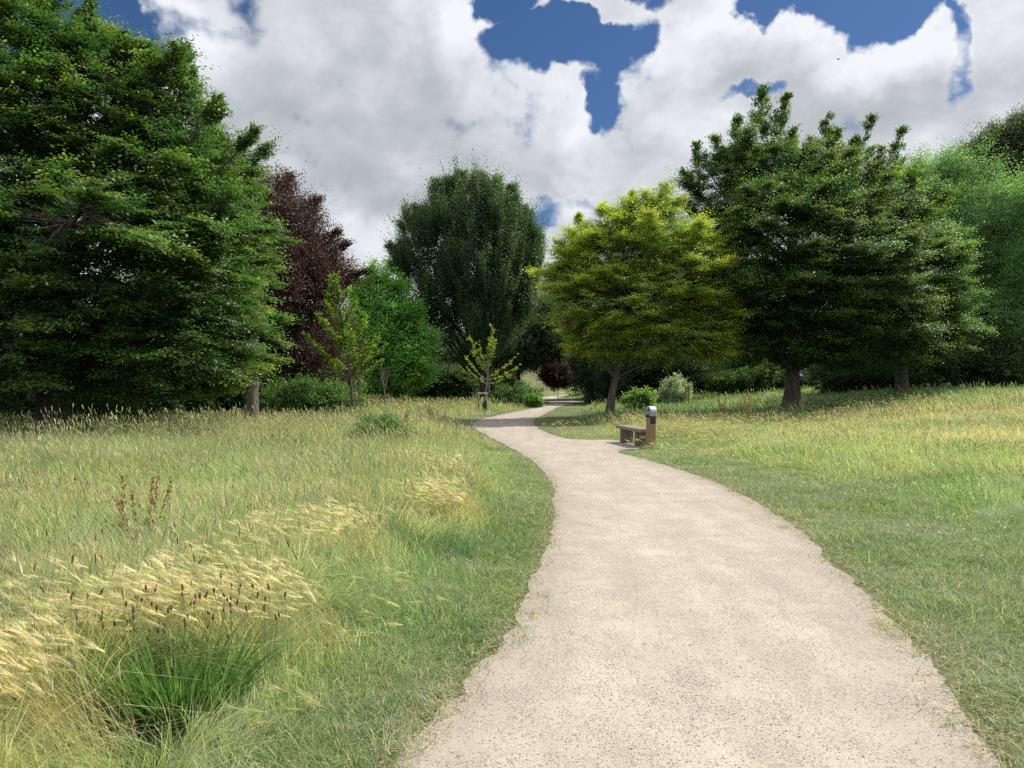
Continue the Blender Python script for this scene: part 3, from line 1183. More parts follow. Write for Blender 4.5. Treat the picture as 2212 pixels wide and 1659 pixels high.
def build_straw_litter():
    """dry trodden blades lying along the path margins"""
    rng = np.random.default_rng(402)
    n = 60000
    x, y = scatter(n, 2.2, 14, rng, 0.7)
    d = pathdist(x, y)
    keep = (d > -0.10) & (d < 0.45) & (rng.random(n) < 1 - np.abs(d - .05) / .5)
    x, y = x[keep], y[keep]
    n = len(x)
    a = rng.random(n) * 6.283
    L_ = 0.02 + 0.07 * rng.random(n)
    dx, dy = np.cos(a), np.sin(a)
    w = 0.0013 + .001 * rng.random(n)
    z0 = 0.009 + 0.02 * rng.random(n)
    z1 = 0.008 + 0.03 * rng.random(n)
    p0 = np.stack([x, y, z0], 1)
    p1 = np.stack([x + dx * L_, y + dy * L_, z1], 1)
    sd = np.stack([-dy, dx, 0 * dx], 1) * w[:, None]
    V = np.stack([p0 - sd, p0 + sd, p1 + sd, p1 - sd], 1).reshape(-1, 3)
    Fq = np.arange(n * 4).reshape(-1, 4)
    c = np.array([[.50, .42, .26], [.38, .33, .18], [.25, .27, .13], [.58, .50, .33]])[rng.integers(0, 4, n)]
    o = make_mesh('dry_grass_litter', V, [Fq], M_STRAW, col=np.repeat(c, 4, 0))
    tag(o, 'dry straw bits lying on the margins of the path', 'dry grass', kind='stuff')


build_straw_litter()


# ------------------------------------------------------------------ trees
def tube(pts, radii, sides=8, seed=0, rough=0.0):
    pts = np.asarray(pts, float)
    n = len(pts)
    tang = norm(np.gradient(pts, axis=0))
    ref = np.array([0.0, 1.0, 0.0]) if abs(tang[0][1]) < 0.9 else np.array([1.0, 0, 0])
    a1 = norm(np.cross(tang, ref))
    a2 = np.cross(tang, a1)
    ang = np.linspace(0, 2 * math.pi, sides, endpoint=False)
    r = np.asarray(radii, float)[:, None] * np.ones(sides)
    if rough:
        r = r * (1 + rough * (np.random.default_rng(seed).random((n, sides)) - 0.5) * 2)
    V = pts[:, None] + a1[:, None] * (np.cos(ang) * r)[..., None] + a2[:, None] * (np.sin(ang) * r)[..., None]
    i, j = np.meshgrid(np.arange(n - 1), np.arange(sides), indexing='ij')
    a = i * sides + j
    b = i * sides + (j + 1) % sides
    F_ = np.stack([a, b, b + sides, a + sides], -1).reshape(-1, 4)
    return V.reshape(-1, 3), F_


def many_tubes(P0, P1, P2, r0, r1, sides=4, S=4):
    """quadratic curves P0-P1-P2, arrays"""
    n = len(P0)
    t = np.linspace(0, 1, S + 1)[None, :, None]
    C = P0[:, None] * (1 - t) ** 2 + 2 * P1[:, None] * t * (1 - t) + P2[:, None] * t ** 2
    T = norm(np.gradient(C, axis=1))
    a1 = norm(np.cross(T, np.array([0.13, 0.21, 1.0])))
    a2 = np.cross(T, a1)
    ang = np.linspace(0, 2 * math.pi, sides, endpoint=False)
    r = (r0[:, None] * (1 - t[..., 0]) + r1[:, None] * t[..., 0])[..., None]
    V = C[:, :, None] + a1[:, :, None] * (np.cos(ang) * r)[..., None] + a2[:, :, None] * (np.sin(ang) * r)[..., None]
    i, j = np.meshgrid(np.arange(S), np.arange(sides), indexing='ij')
    a = (i * sides + j).ravel()
    b = (i * sides + (j + 1) % sides).ravel()
    q = np.stack([a, b, b + sides, a + sides], 1)
    F_ = (q[None] + (np.arange(n) * (S + 1) * sides)[:, None, None]).reshape(-1, 4)
    return V.reshape(-1, 3), F_, C


def leaf_quads(base, ld, nrm, ll, lw, fold=0.12):
    """kite shaped folded leaves"""
    lat = norm(np.cross(ld, nrm))
    mid = base + ld * (ll * 0.45)[:, None]
    up = nrm * (lw * fold)[:, None]
    a = mid + lat * (lw * 0.5)[:, None] + up
    b = mid - lat * (lw * 0.5)[:, None] + up
    tip = base + ld * ll[:, None] - nrm * (ll * 0.08)[:, None]
    return np.stack([base, a, tip, b], 1)


def sample_blobs(blobs, n, rng, shell=0.55):
    """points in a union of ellipsoids, favouring the outer part; blobs rows cx cy cz rx ry rz"""
    B = np.array(blobs, float)
    vol = (B[:, 3] * B[:, 4] * B[:, 5]) ** (2 / 3)
    k = rng.choice(len(B), n, p=vol / vol.sum())
    v = norm(rng.normal(size=(n, 3)))
    r = (shell ** 3 + (1 - shell ** 3) * rng.random(n)) ** (1 / 3)
    p = B[k, :3] + v * r[:, None] * B[k, 3:6]
    # discard points deep inside another ellipsoid
    q = np.full(n, 9.0)
    for i in range(len(B)):
        e = np.linalg.norm((p - B[i, :3]) / B[i, 3:6], axis=1)
        q = np.minimum(q, np.where(k == i, 9.0, e))
    keep = (q > shell * 0.85) | (rng.random(n) < 0.15)
    outw = norm(v / B[k, 3:6])
    return p[keep], outw[keep], r[keep]


def sample_pads(B, n, rng, shell, style, npad, padr, pout=1.0):
    """foliage gathered in separate boughs (pads) that break up the outline of the crown"""
    vol = (B[:, 3] * B[:, 4] * B[:, 5]) ** (2 / 3)
    k = rng.choice(len(B), npad * 3, p=vol / vol.sum())
    v = norm(rng.normal(size=(len(k), 3)) + np.array([0, -.35, .1]))
    r = (0.62 + 0.46 * rng.random(len(k)) ** 1.2) * pout
    c = B[k, :3] + v * r[:, None] * B[k, 3:6]
    q = np.full(len(k), 9.0)
    for i in range(len(B)):
        e = np.linalg.norm((c - B[i, :3]) / B[i, 3:6], axis=1)
        q = np.minimum(q, np.where(k == i, 9.0, e))
    ok = np.where(q > 0.66)[0][:npad]
    if len(ok) < 8:
        ok = np.arange(min(npad, len(k)))
    c, v = c[ok], v[ok]
    R0 = np.median((B[:, 3] * B[:, 4] * B[:, 5]) ** (1 / 3)) * 2.2
    pr = R0 * padr * (0.55 + 0.9 * rng.random(len(c)))
    npd = int(n * 0.74)
    w = pr ** 2
    kk = rng.choice(len(c), npd, p=w / w.sum())
    zlo, zhi = (B[:, 2] - B[:, 5]).min(), (B[:, 2] + B[:, 5]).max()
    rel = np.clip((c[:, 2] - zlo) / (zhi - zlo), 0, 1)
    tint = rng.random(len(c))
    if style in ('layer', 'up'):
        ax = norm(np.stack([v[:, 0], v[:, 1], 0 * rel], 1) + rng.normal(0, .25, (len(c), 3)) * np.array([1, 1, .5]))
        if style == 'layer':
            ax[:, 2] = -0.12 + 1.25 * rel ** 2.2 + rng.normal(0, .12, len(c))
            Lf, Wf, Tf = 2.9, 1.0, 0.13
        else:
            ax[:, 2] = 1.5 + 1.2 * rel + rng.normal(0, .2, len(c))
            Lf, Wf, Tf = 3.6, .42, .42
        ax = norm(ax)
        lat = norm(np.cross(ax, np.array([0, 0, 1.0])) + rng.normal(0, .12, (len(c), 3)))
        nr = np.cross(lat, ax)
        u = rng.random(npd) ** 0.8
        sl = rng.random(npd) * 2 - 1
        wd = (1 - u) ** 0.75 * np.minimum(1, .35 + 2 * u)
        a_, l_, n_, p_ = ax[kk], lat[kk], nr[kk], pr[kk]
        off = a_ * ((u - .55) * Lf * p_)[:, None] + l_ * (sl * wd * Wf * p_)[:, None] + n_ * (rng.normal(0, 1, npd) * Tf * p_ * (.4 + .6 * wd))[:, None]
        off[:, 2] -= (0.16 if style == 'layer' else 0.0) * (sl * wd) ** 2 * p_
        p1 = c[kk] + off
        o1 = norm(a_ + l_ * (sl * .8)[:, None])
        rad = u
    else:
        d = norm(rng.normal(size=(npd, 3)))
        rad = rng.random(npd) ** (1 / 2.2)
        asp = {'droop': (.6, 1.5)}.get(style, (1.0, .72))
        off = d * (rad * pr[kk])[:, None] * np.array([asp[0], asp[0], asp[1]])
        p1 = c[kk] + off
        o1 = norm(v[kk] * .8 + d * np.array([.7, .7, .3]))
    p2, o2, r2 = sample_blobs(B, n - npd, rng, shell)
    p2 = B.mean(0)[:3] * .07 + p2 * .93
    return (np.vstack([p1, p2]), np.vstack([o1, o2]), np.concatenate([.72 + .28 * rad, r2 * .85]), np.concatenate([tint[kk], rng.random(len(p2))]))


def SP(px, py, D, hpx, dxpx=0):
    c = P(px, py, D)
    return (c[0], c[1], c[2], hpx / F * D, dxpx / F * D)


def tree(name, label, base, tr, blobs, nclust, leaf=(0.08, 0.05), pal=None, style='layer', twigs=7, lpt=12, tl=0.6,
         cat='tree', bark=None, seed=1, trunk_top=None, nlimb=26, shell=0.55, group=None, trunk_lean=(0, 0), rise=0.45,
         shoots=0.12, minz=None, twigtubes=True, tipcol=None, sides=12, leafmat=None, part_crown='crown', dens=1.0, fill=0.30, gain=1.6, spires=(), npad=90, padr=0.17, pout=1.0, blen=1.7):
    rng = np.random.default_rng(seed)
    base = np.array(base, float)
    B = np.array(blobs, float)
    root = empty(name, base, label, cat, group)
    # trunk axis
    top = B[:, 2] + B[:, 5]
    zt = trunk_top if trunk_top is not None else (base[2] + 0.80 * (top.max() - base[2]))
    ctr = (B[:, :2] * B[:, 3:4]).sum(0) / B[:, 3].sum()
    tx = base[0] + trunk_lean[0]
    ty = base[1] + trunk_lean[1]
    nS = 14
    t = np.linspace(0, 1, nS)
    ax = np.stack([base[0] + (tx - base[0]) * t ** 1.2 + 0.15 * tr * np.sin(t * 9 + seed), base[1] + (ty - base[1]) * t + 0.15 * tr * np.cos(t * 7 + seed),
                   base[2] - 0.1 + (zt - base[2] + 0.1) * t], 1)
    rad = tr * (1 - t * 0.86) ** 0.9
    rad[0] *= 1.45
    rad[1] *= 1.08
    VT, FT = tube(ax, rad, sides, seed, 0.07)
    # clusters
    p, outw, rr, tint = sample_pads(B, int(nclust * dens), rng, shell, style, npad, padr, pout)
    nsp0 = len(p)
    spu = []
    for (sx, sy, sz, sl, sdx) in spires:
        k = int(9 + sl * 10)
        u = rng.random(k) ** 1.15
        spu.append(u)
        wdt = (0.02 + 0.36 * sl * (1 - u) ** 1.1) * (.4 + .6 * rng.random(k))
        a = rng.random(k) * 6.283
        q = np.stack([sx + sdx * u + wdt * np.cos(a) * .8, sy + wdt * np.sin(a) * .8, sz + sl * u + wdt * .3], 1)
        p = np.vstack([p, q])
        outw = np.vstack([outw, norm(np.stack([np.cos(a) * .9 + sdx / sl, np.sin(a) * .9, 0 * a + .8], 1))])
        rr = np.concatenate([rr, np.full(k, .99)])
        tint = np.concatenate([tint, .5 + .5 * rng.random(k)])
    nsp1 = len(p)
    is_sp = np.zeros(nsp1, bool)
    is_sp[nsp0:nsp1] = True
    spsz = np.ones(nsp1)
    if spu:
        spsz[nsp0:nsp1] = .34 + .40 * (1 - np.concatenate(spu))
    nfill = int(nclust * fill)
    if nfill:
        pf, of, rf = sample_blobs(B, nfill * 2, rng, 0.05)
        pf, of, rf = pf[:nfill], of[:nfill], rf[:nfill]
        p, outw, rr = np.vstack([p, pf]), np.vstack([outw, of]), np.concatenate([rr, rf])
        is_sp = np.concatenate([is_sp, np.zeros(len(pf), bool)])
        tint = np.concatenate([tint, rng.random(len(pf)) * .5])
        spsz = np.concatenate([spsz, np.ones(len(pf))])
    if minz is not None:
        k = p[:, 2] > minz + 0.25 * rng.random(len(p))
        p, outw, rr, is_sp, tint, spsz = p[k], outw[k], rr[k], is_sp[k], tint[k], spsz[k]
    n = len(p)
    # limbs
    li = rng.choice(n, min(nlimb, n), replace=False)
    hz = np.linalg.norm(p[li, :2] - np.array([tx, ty]), axis=1)
    zlow = base[2] + max((zt - base[2]) * 0.14, 0 if minz is None else (minz - base[2]) * .85)
    z0 = np.clip(p[li, 2] - hz * rise - 0.4, min(zlow, zt * .9), zt * 0.97)
    tt = np.clip((z0 - ax[0, 2]) / (ax[-1, 2] - ax[0, 2]), 0, 1)
    P0 = np.stack([np.interp(tt, t, ax[:, k]) for k in range(3)], 1)
    P2 = B[:, :3].mean(0) * 0.0 + p[li] * 0.92 + P0 * 0.08
    P1 = (P0 + P2) / 2 + np.array([0, 0, 1.0]) * (hz * (0.10 if style != 'up' else -0.18))[:, None] + rng.normal(0, 0.12, P0.shape) * hz[:, None] * 0.4
    r0 = np.interp(tt, t, rad) * (0.30 + 0.2 * rng.random(len(li)))
    VL, FL, CL = many_tubes(P0, P1, P2, np.minimum(r0, 0.2 * tr + 0.02 * hz), np.full(len(li), 0.012), 6, 7)
    nodes = CL[:, 2:].reshape(-1, 3)
    if len(spires):
        sa = np.array(spires)
        Q2 = np.stack([sa[:, 0] + sa[:, 4] * .95, sa[:, 1], sa[:, 2] + sa[:, 3] * .95], 1)
        zz = np.clip(sa[:, 2] - 2.2 - .5 * np.hypot(sa[:, 0] - tx, sa[:, 1] - ty), base[2] + (zt - base[2]) * .3, zt)
        t2 = np.clip((zz - ax[0, 2]) / (ax[-1, 2] - ax[0, 2]), 0, 1)
        Q0 = np.stack([np.interp(t2, t, ax[:, k]) for k in range(3)], 1)
        Q1 = np.stack([sa[:, 0] - .1 * sa[:, 4], sa[:, 1], sa[:, 2] - .1], 1)
        VS, FS, CS = many_tubes(Q0, Q1, Q2, np.full(len(sa), tr * .18), np.full(len(sa), .008), 5, 10)
        FL = np.vstack([FL, FS + len(VL)])
        VL = np.vstack([VL, VS])
        nodes = np.vstack([nodes, CS[:, 4:].reshape(-1, 3)])
    # secondary branches to each cluster
    par = np.zeros((n, 3))
    for i0 in range(0, n, 2000):
        q = p[i0:i0 + 2000]
        dd = np.linalg.norm(q[:, None] - nodes[None], axis=2)
        dd += 0.8 * np.maximum(nodes[None, :, 2] - q[:, None, 2], 0)
        par[i0:i0 + 2000] = nodes[dd.argmin(1)]
    mid = (par + p) / 2 + rng.normal(0, 0.06, p.shape) + np.array([0, 0, -0.05])
    dist = np.linalg.norm(p - par, axis=1)
    near = np.where(dist < blen)[0]
    near = near if twigtubes else near[:500]
    par, mid, pp_, dist = par[near], mid[near], p[near], dist[near]
    nb = len(near)
    VB, FB, _ = many_tubes(par, mid, pp_, 0.006 + 0.008 * dist, np.full(nb, 0.003), 3, 3)
    Vw = np.vstack([VT, VL, VB])
    Fw = np.vstack([FT, FL + len(VT), FB + len(VT) + len(VL)])
    make_mesh('trunk', Vw, [Fw], bark or M_BARK, root, smooth=True)
    # twigs with leaves
    size = 0.75 + 0.5 * rng.random(n)
    pt = np.repeat(p, twigs, 0)
    ow = np.repeat(outw, twigs, 0)
    size = np.where(is_sp, spsz * (.7 + .6 * rng.random(n)), size)
    sz = np.repeat(size, twigs)
    spm = np.repeat(is_sp, twigs)
    m = len(pt)
    rnd = rng.normal(size=(m, 3))
    if style == 'layer':
        dr = norm(ow * np.array([1, 1, 0.25])) * 0.9 + rnd * np.array([0.60, 0.60, 0.10]) + np.array([0, 0, 0.05])
        cn = np.array([0, 0, 1.0]) + 0.20 * rng.normal(size=(n, 3)) + outw * np.array([.25, .25, 0])
        pn = np.repeat(cn, twigs, 0) + 0.10 * rng.normal(size=(m, 3))
    elif style == 'up':
        fan = norm(pt - np.array([tx, ty, base[2] + (zt - base[2]) * .25]))
        dr = fan * 0.75 + rnd * 0.15 + np.array([0, 0, 0.75])
        pn = rng.normal(size=(m, 3)) * 0.6 + ow * 0.6 + np.array([0, 0, 0.5])
    elif style == 'droop':
        dr = ow * 0.4 + rnd * 0.35 + np.array([0, 0, -0.7])
        pn = rng.normal(size=(m, 3)) * 0.6 + ow * 0.7 + np.array([0, 0, 0.4])
    else:
        dr = ow * 0.8 + rnd * 0.75 + np.array([0, 0, 0.2])
        pn = rng.normal(size=(m, 3)) * 0.5 + np.array([0, 0, 0.9]) + ow * 0.35
    dr = np.where(spm[:, None], ow + rnd * .25 + np.array([0, 0, .5]), dr)
    dr = norm(dr)
    Lt = tl * sz * (0.55 + 0.7 * rng.random(m))
    longs = (rng.random(m) < shoots * (np.repeat(rr, twigs) > .8)) & ~spm
    Lt = np.where(longs, Lt * 1.7, Lt)
    if style in ('layer', 'round'):
        dr = np.where(longs[:, None], norm(dr + ow * .8 + np.array([0, 0, 0.35])), dr)
    pn = norm(pn)
    st = pt + rng.normal(0, 0.10 * tl, (m, 3)) * np.array([1, 1, 0.6])
    if style == 'layer':
        st = st - dr * (Lt * 0.3)[:, None]
    lat = norm(np.cross(dr, pn))
    tq = (np.arange(lpt) + 0.5) / lpt
    sgn = np.where(np.arange(lpt) % 2 == 0, 1.0, -1.0)
    droop = -0.10 if style == 'layer' else 0.0
    bpos = st[:, None] + dr[:, None] * (Lt[:, None] * tq[None])[..., None] + lat[:, None] * ((sgn * 0.35)[None] * leaf[0] * 0.6)[..., None]
    bpos[..., 2] += droop * Lt[:, None] * tq[None] ** 2
    ld = dr[:, None] * 0.55 + lat[:, None] * sgn[None, :, None] + rng.normal(0, 0.32, (m, lpt, 3))
    if style == 'droop':
        ld[..., 2] -= 0.5
    ld = norm(ld)
    ln = norm(np.repeat(pn[:, None], lpt, 1) + rng.normal(0, 0.25 if style == 'layer' else 0.36, (m, lpt, 3)))
    ln = norm(ln - ld * (ln * ld).sum(-1, keepdims=True))
    ls = (0.7 + 0.55 * rng.random((m, lpt)))
    if leaf[0] > 0:
        Q = leaf_quads(bpos.reshape(-1, 3), ld.reshape(-1, 3), ln.reshape(-1, 3), (ls * leaf[0]).ravel(), (ls * leaf[1]).ravel())
    k = len(Q)
    pal = np.array(pal) * gain
    # colour: clusters vary, young leaves toward the twig tips are yellower
    cw = rng.random((n, 1))
    cw = .45 * cw + .55 * tint[:, None]
    c0 = (pal[0] * (1 - cw) + pal[1] * cw) * (.82 + .36 * tint[:, None])
    cc = np.repeat(c0, twigs * lpt, 0) * (0.78 + 0.44 * rng.random((k, 1)))
    tipc = pal[2]
    young = np.clip(np.tile(tq, m) ** 2 * np.repeat(rng.random(n) ** 1.5, twigs * lpt) * 1.3, 0, 1)[:, None]
    rout = np.repeat(smst(rr, 0.7, 1.0), twigs * lpt)[:, None]
    cc = cc * (1 - young * rout * 0.8) + tipc * young * rout * 0.8
    make_mesh(part_crown, Q.reshape(-1, 3), [np.arange(k * 4).reshape(-1, 4)], leafmat or M_LEAF, root, col=np.repeat(cc, 4, 0))
    return root


def B(px, py, D, rx, ry, rd=None):
    """crown lobe: centre read at (px, py), distance D, radii in picture pixels (rd in metres)"""
    c = P(px, py, D)
    a = rx / F * D
    b = ry / F * D
    return (c[0], c[1], c[2], a, rd if rd else (a + b) / 2 * 1.25, b)


def ground_at(px, D):
    x = (px - CX) / F * D
    return (x, D, float(terrain(x, D)))


BEECH = [(.028, .066, .022), (.050, .100, .030), (.19, .24, .06)]
BEECH_D = [(.022, .052, .020), (.042, .084, .028), (.19, .24, .055)]
YELLOW = [(.068, .110, .024), (.125, .150, .030), (.30, .275, .045)]
COPPER = [(.040, .019, .024), (.060, .026, .030), (.10, .045, .038)]
ELM = [(.032, .062, .030), (.050, .088, .038), (.085, .14, .05)]
BRIGHT = [(.065, .135, .033), (.095, .18, .045), (.16, .25, .06)]
ASH = [(.055, .105, .045), (.085, .145, .062), (.13, .20, .07)]
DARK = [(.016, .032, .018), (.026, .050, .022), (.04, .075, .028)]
OLIVE = [(.045, .065, .035), (.07, .095, .05), (.12, .15, .07)]

# the big beeches on the left
tree('beech_tree', 'huge dark green beech filling the left side, branches sweeping to the grass', ground_at(120, 20.5), 0.42,
     [B(120, 420, 20.5, 260, 220), B(-60, 250, 20.5, 330, 330), B(150, 250, 20.5, 190, 220), B(286, 330, 20.5, 150, 200), B(390, 240, 20.5, 55, 130), B(385, 420, 20, 120, 170), B(457, 400, 20.5, 75, 110), B(475, 480, 19.5, 90, 100), B(90, 80, 21, 130, 110), B(215, 200, 21, 100, 110),
      B(180, 560, 19, 330, 200), B(100, 720, 19.5, 350, 150), B(385, 620, 19.5, 180, 150), B(412, 740, 19.5, 170, 100), B(277, 800, 20, 280, 90), B(60, 820, 20, 200, 90), B(-200, 600, 20, 250, 300)],
     5200, leaf=(0.090, 0.062), pal=BEECH, style='layer', twigs=8, lpt=12, tl=0.66, seed=3, nlimb=46, npad=210, padr=.13, pout=.88, gain=1.45, fill=.45, spires=[SP(403, 190, 20.5, 95, 0), SP(332, 190, 20.5, 50, -10), SP(285, 170, 20.5, 70, 10), SP(180, 80, 20.5, 70, 20), SP(90, 60, 20.5, 80, 10), SP(450, 270, 20, 60, 25), SP(516, 330, 20, 45, 40), SP(250, 120, 20.5, 40, 15)], shell=0.6, minz=0.75, trunk_top=11)
tree('beech_tree', 'beech with a straight bare lower trunk standing behind the huge left one', ground_at(545, 28), 0.27,
     [B(493, 430, 28, 62, 130), B(498, 560, 28, 72, 130), B(507, 700, 28, 72, 100), B(466, 340, 28.5, 55, 80), B(439, 560, 29, 110, 200), B(430, 780, 28.5, 120, 60)],
     2300, leaf=(0.095, 0.066), pal=BEECH, style='layer', twigs=8, lpt=11, tl=0.72, seed=4, nlimb=30, minz=1.6, trunk_top=9.5)
tree('copper_beech', 'dark purple copper beech behind the left beeches', ground_at(640, 40), 0.4,
     [B(600, 500, 40, 95, 105), B(655, 530, 40, 62, 90), B(690, 565, 40, 52, 50), B(660, 610, 40, 70, 80), B(620, 640, 40, 120, 150), B(670, 700, 39, 80, 110), B(560, 650, 41, 150, 200), B(640, 790, 40, 100, 50), B(725, 590, 40, 45, 30), B(770, 602, 40, 26, 10)],
     2600, leaf=(0.11, 0.075), pal=COPPER, gain=1.0, style='round', npad=110, padr=.17, spires=[SP(610, 420, 40, 45, 20), SP(660, 460, 40, 35, 35), SP(700, 520, 40, 20, 40), SP(735, 545, 40, 15, 14), SP(750, 600, 40, 12, 45)], twigs=6, lpt=9, tl=0.8, seed=5, bark=M_BARK_D, minz=0.8, shoots=.2)
tree('maple_tree', 'bright green leafy tree between the copper beech and tall elm', ground_at(855, 58), 0.3,
     [B(825, 650, 58, 42, 55), B(835, 720, 58, 55, 70), B(880, 730, 58, 45, 60), B(900, 790, 57, 38, 45), B(840, 800, 58, 60, 40), B(800, 640, 58, 18, 25)],
     1700, leaf=(0.19, 0.14), pal=BRIGHT, gain=2.0, npad=70, padr=.2, fill=.1, style='round', twigs=6, lpt=8, tl=0.9, seed=6, minz=0.8)
tree('elm_tree', 'tall dark vase shaped tree with upright branches, centre of the view', ground_at(1045, 62), 0.46,
     [B(1010, 500, 62, 85, 95), B(1075, 510, 62, 65, 95), B(950, 540, 62, 60, 85), B(905, 555, 62, 40, 80), B(878, 580, 62, 24, 45), B(1115, 590, 62, 50, 95), B(1040, 610, 62, 110, 110),
      B(1000, 450, 62, 62, 45), B(1060, 455, 62, 52, 45), B(1148, 590, 62, 20, 75), B(960, 670, 62, 75, 65), B(1085, 690, 62, 75, 70), B(1030, 730, 61, 75, 55)],
     3300, leaf=(0.14, 0.095), pal=ELM, gain=1.35, fill=.12, style='up', twigs=6, lpt=12, tl=1.5, seed=7, bark=M_BARK_D, nlimb=70, rise=1.35, shoots=.2, trunk_top=12, shell=.5, npad=260, padr=.085, pout=.84, spires=[SP(945, 442, 62, 50, 0), SP(970, 432, 62, 42, -3), SP(1000, 427, 62, 52, -5), SP(1035, 427, 62, 50, 3), SP(1065, 437, 62, 48, 5), SP(1098, 472, 62, 65, 6), SP(1132, 520, 62, 65, 4), SP(1155, 560, 62, 50, 4), SP(880, 510, 62, 55, -6), SP(905, 500, 62, 50, -4), SP(870, 580, 62, 50, -24), SP(858, 600, 62, 30, -14)])
tree('hawthorn_tree', 'small round grey green tree with a short dark trunk beside the far hillside', ground_at(1119, 76), 0.33,
     [B(1130, 735, 76, 80, 60), B(1180, 700, 77, 50, 60), B(1090, 760, 76, 60, 40), B(1170, 760, 76, 50, 35)],
     1700, leaf=(0.16, 0.11), pal=OLIVE, style='round', twigs=6, lpt=8, tl=1.0, seed=8, bark=M_BARK_D, minz=3.1, trunk_top=4.0)
tree('yew_tree', 'very dark evergreen behind the yellow green tree beside the far path', ground_at(1275, 66), 0.4,
     [B(1295, 760, 66, 62, 85), B(1340, 780, 62, 80, 70), B(1272, 800, 66, 40, 48), B(1290, 680, 68, 80, 90), B(1420, 780, 62, 110, 60)],
     2600, leaf=(0.16, 0.10), pal=DARK, style='round', twigs=6, lpt=8, tl=0.8, seed=9, bark=M_BARK_D, shell=.6)
tree('hornbeam_tree', 'yellow green round tree with a leaning bare trunk by the bend', ground_at(1316, 35.5), 0.2,
     [B(1400, 520, 35.5, 130, 90), B(1330, 560, 35.5, 120, 80), B(1260, 560, 35.5, 60, 70), B(1230, 600, 35.5, 60, 50), B(1205, 600, 35.5, 38, 45), B(1480, 560, 35.5, 80, 95), B(1440, 630, 35.5, 150, 90),
      B(1330, 660, 34.5, 140, 80), B(1530, 680, 36.2, 75, 70), B(1300, 730, 35.5, 90, 50), B(1430, 730, 35.5, 150, 60), B(1545, 750, 36.2, 55, 45), B(1270, 690, 35.5, 55, 40), B(1400, 450, 35.5, 60, 30)],
     4700, leaf=(0.085, 0.05), pal=YELLOW, style='layer', twigs=8, lpt=12, tl=0.78, seed=10, nlimb=50, minz=2.1, trunk_lean=(1.7, 0.3), trunk_top=8.0, shell=.62, rise=.5, npad=170, padr=.125, pout=.86, gain=2.4, spires=[SP(1260, 500, 35.5, 35, -12), SP(1215, 545, 35.5, 28, -16), SP(1370, 445, 35.5, 30, -5), SP(1300, 470, 35.5, 25, 0)])
tree('conifer_tree', 'pointed dark green top rising behind the yellow green tree', ground_at(1432, 66), 0.22,
     [B(1432, 460, 66, 18, 55), B(1434, 420, 66, 9, 28), B(1440, 540, 66, 60, 70), B(1460, 650, 66, 110, 80)],
     700, leaf=(0.11, 0.07), pal=BEECH_D, style='layer', twigs=5, lpt=9, tl=0.5, seed=12, minz=4)
tree('beech_tree', 'largest dark beech right of the path, jagged top and thick trunk', ground_at(1710, 40), 0.40,
     [B(1720, 560, 36.5, 210, 170, 4.0), B(1850, 620, 37, 150, 150, 3.5), B(1600, 640, 37, 120, 110, 3.5), B(1640, 380, 40, 80, 90), B(1648, 305, 40, 34, 45), B(1560, 400, 40, 75, 95), B(1780, 410, 40, 70, 70), B(1850, 440, 40, 95, 80),
      B(1700, 480, 39.5, 190, 150), B(1600, 560, 40, 110, 130), B(1880, 520, 40, 120, 130), B(1760, 650, 39, 230, 120), B(1680, 740, 39, 150, 75), B(1850, 740, 39, 150, 75)],
     5600, leaf=(0.105, 0.072), pal=BEECH_D, style='layer', twigs=8, lpt=11, tl=0.9, seed=13, dens=1.2, npad=230, padr=.11, pout=.88, spires=[SP(1642, 310, 40, 120, 5), SP(1670, 300, 40, 95, 34), SP(1600, 330, 40, 75, -8), SP(1560, 370, 40, 80, -14), SP(1530, 400, 40, 90, -28), SP(1510, 430, 40, 60, -32), SP(1500, 470, 40, 40, -28), SP(1765, 380, 40, 135, 26), SP(1740, 370, 40, 70, 10), SP(1790, 370, 40, 90, 22), SP(1840, 400, 40, 150, 44), SP(1820, 390, 40, 90, 26), SP(1915, 400, 40, 125, 36), SP(1880, 400, 40, 80, 25), SP(1950, 430, 40, 70, 25), SP(1700, 340, 40, 60, 15)], nlimb=60, minz=2.2, trunk_top=14, shoots=.22, shell=.6, rise=.6)
tree('beech_tree', 'second right hand beech with yellow tipped sprays over a hidden trunk', ground_at(1946, 43), 0.34,
     [B(1960, 560, 42, 100, 110), B(1985, 620, 41, 85, 110), B(1950, 700, 42, 115, 90), B(2030, 720, 41, 65, 55), B(1960, 440, 43, 65, 80), B(2035, 660, 41, 45, 40)],
     2700, leaf=(0.105, 0.07), pal=BEECH, style='layer', twigs=7, lpt=10, tl=0.8, seed=14, minz=2.4, trunk_top=11, shoots=.2, npad=120, padr=.12, pout=.84, gain=1.9)
tree('ash_tree', 'paler grey green ash tree at the right edge of the view', ground_at(2150, 52), 0.4,
     [B(2000, 410, 53, 70, 80), B(2080, 390, 52, 70, 70), B(2120, 480, 51, 100, 110), B(2190, 560, 50, 90, 150), B(2080, 600, 51, 100, 140), B(2170, 720, 50, 110, 100), B(2260, 500, 52, 120, 120), B(2060, 760, 51, 110, 50), B(2290, 700, 51, 130, 140)],
     3400, leaf=(0.15, 0.075), pal=ASH, gain=1.9, npad=140, padr=.12, dens=1.4, style='round', twigs=6, lpt=9, tl=1.0, seed=15, shoots=.22)
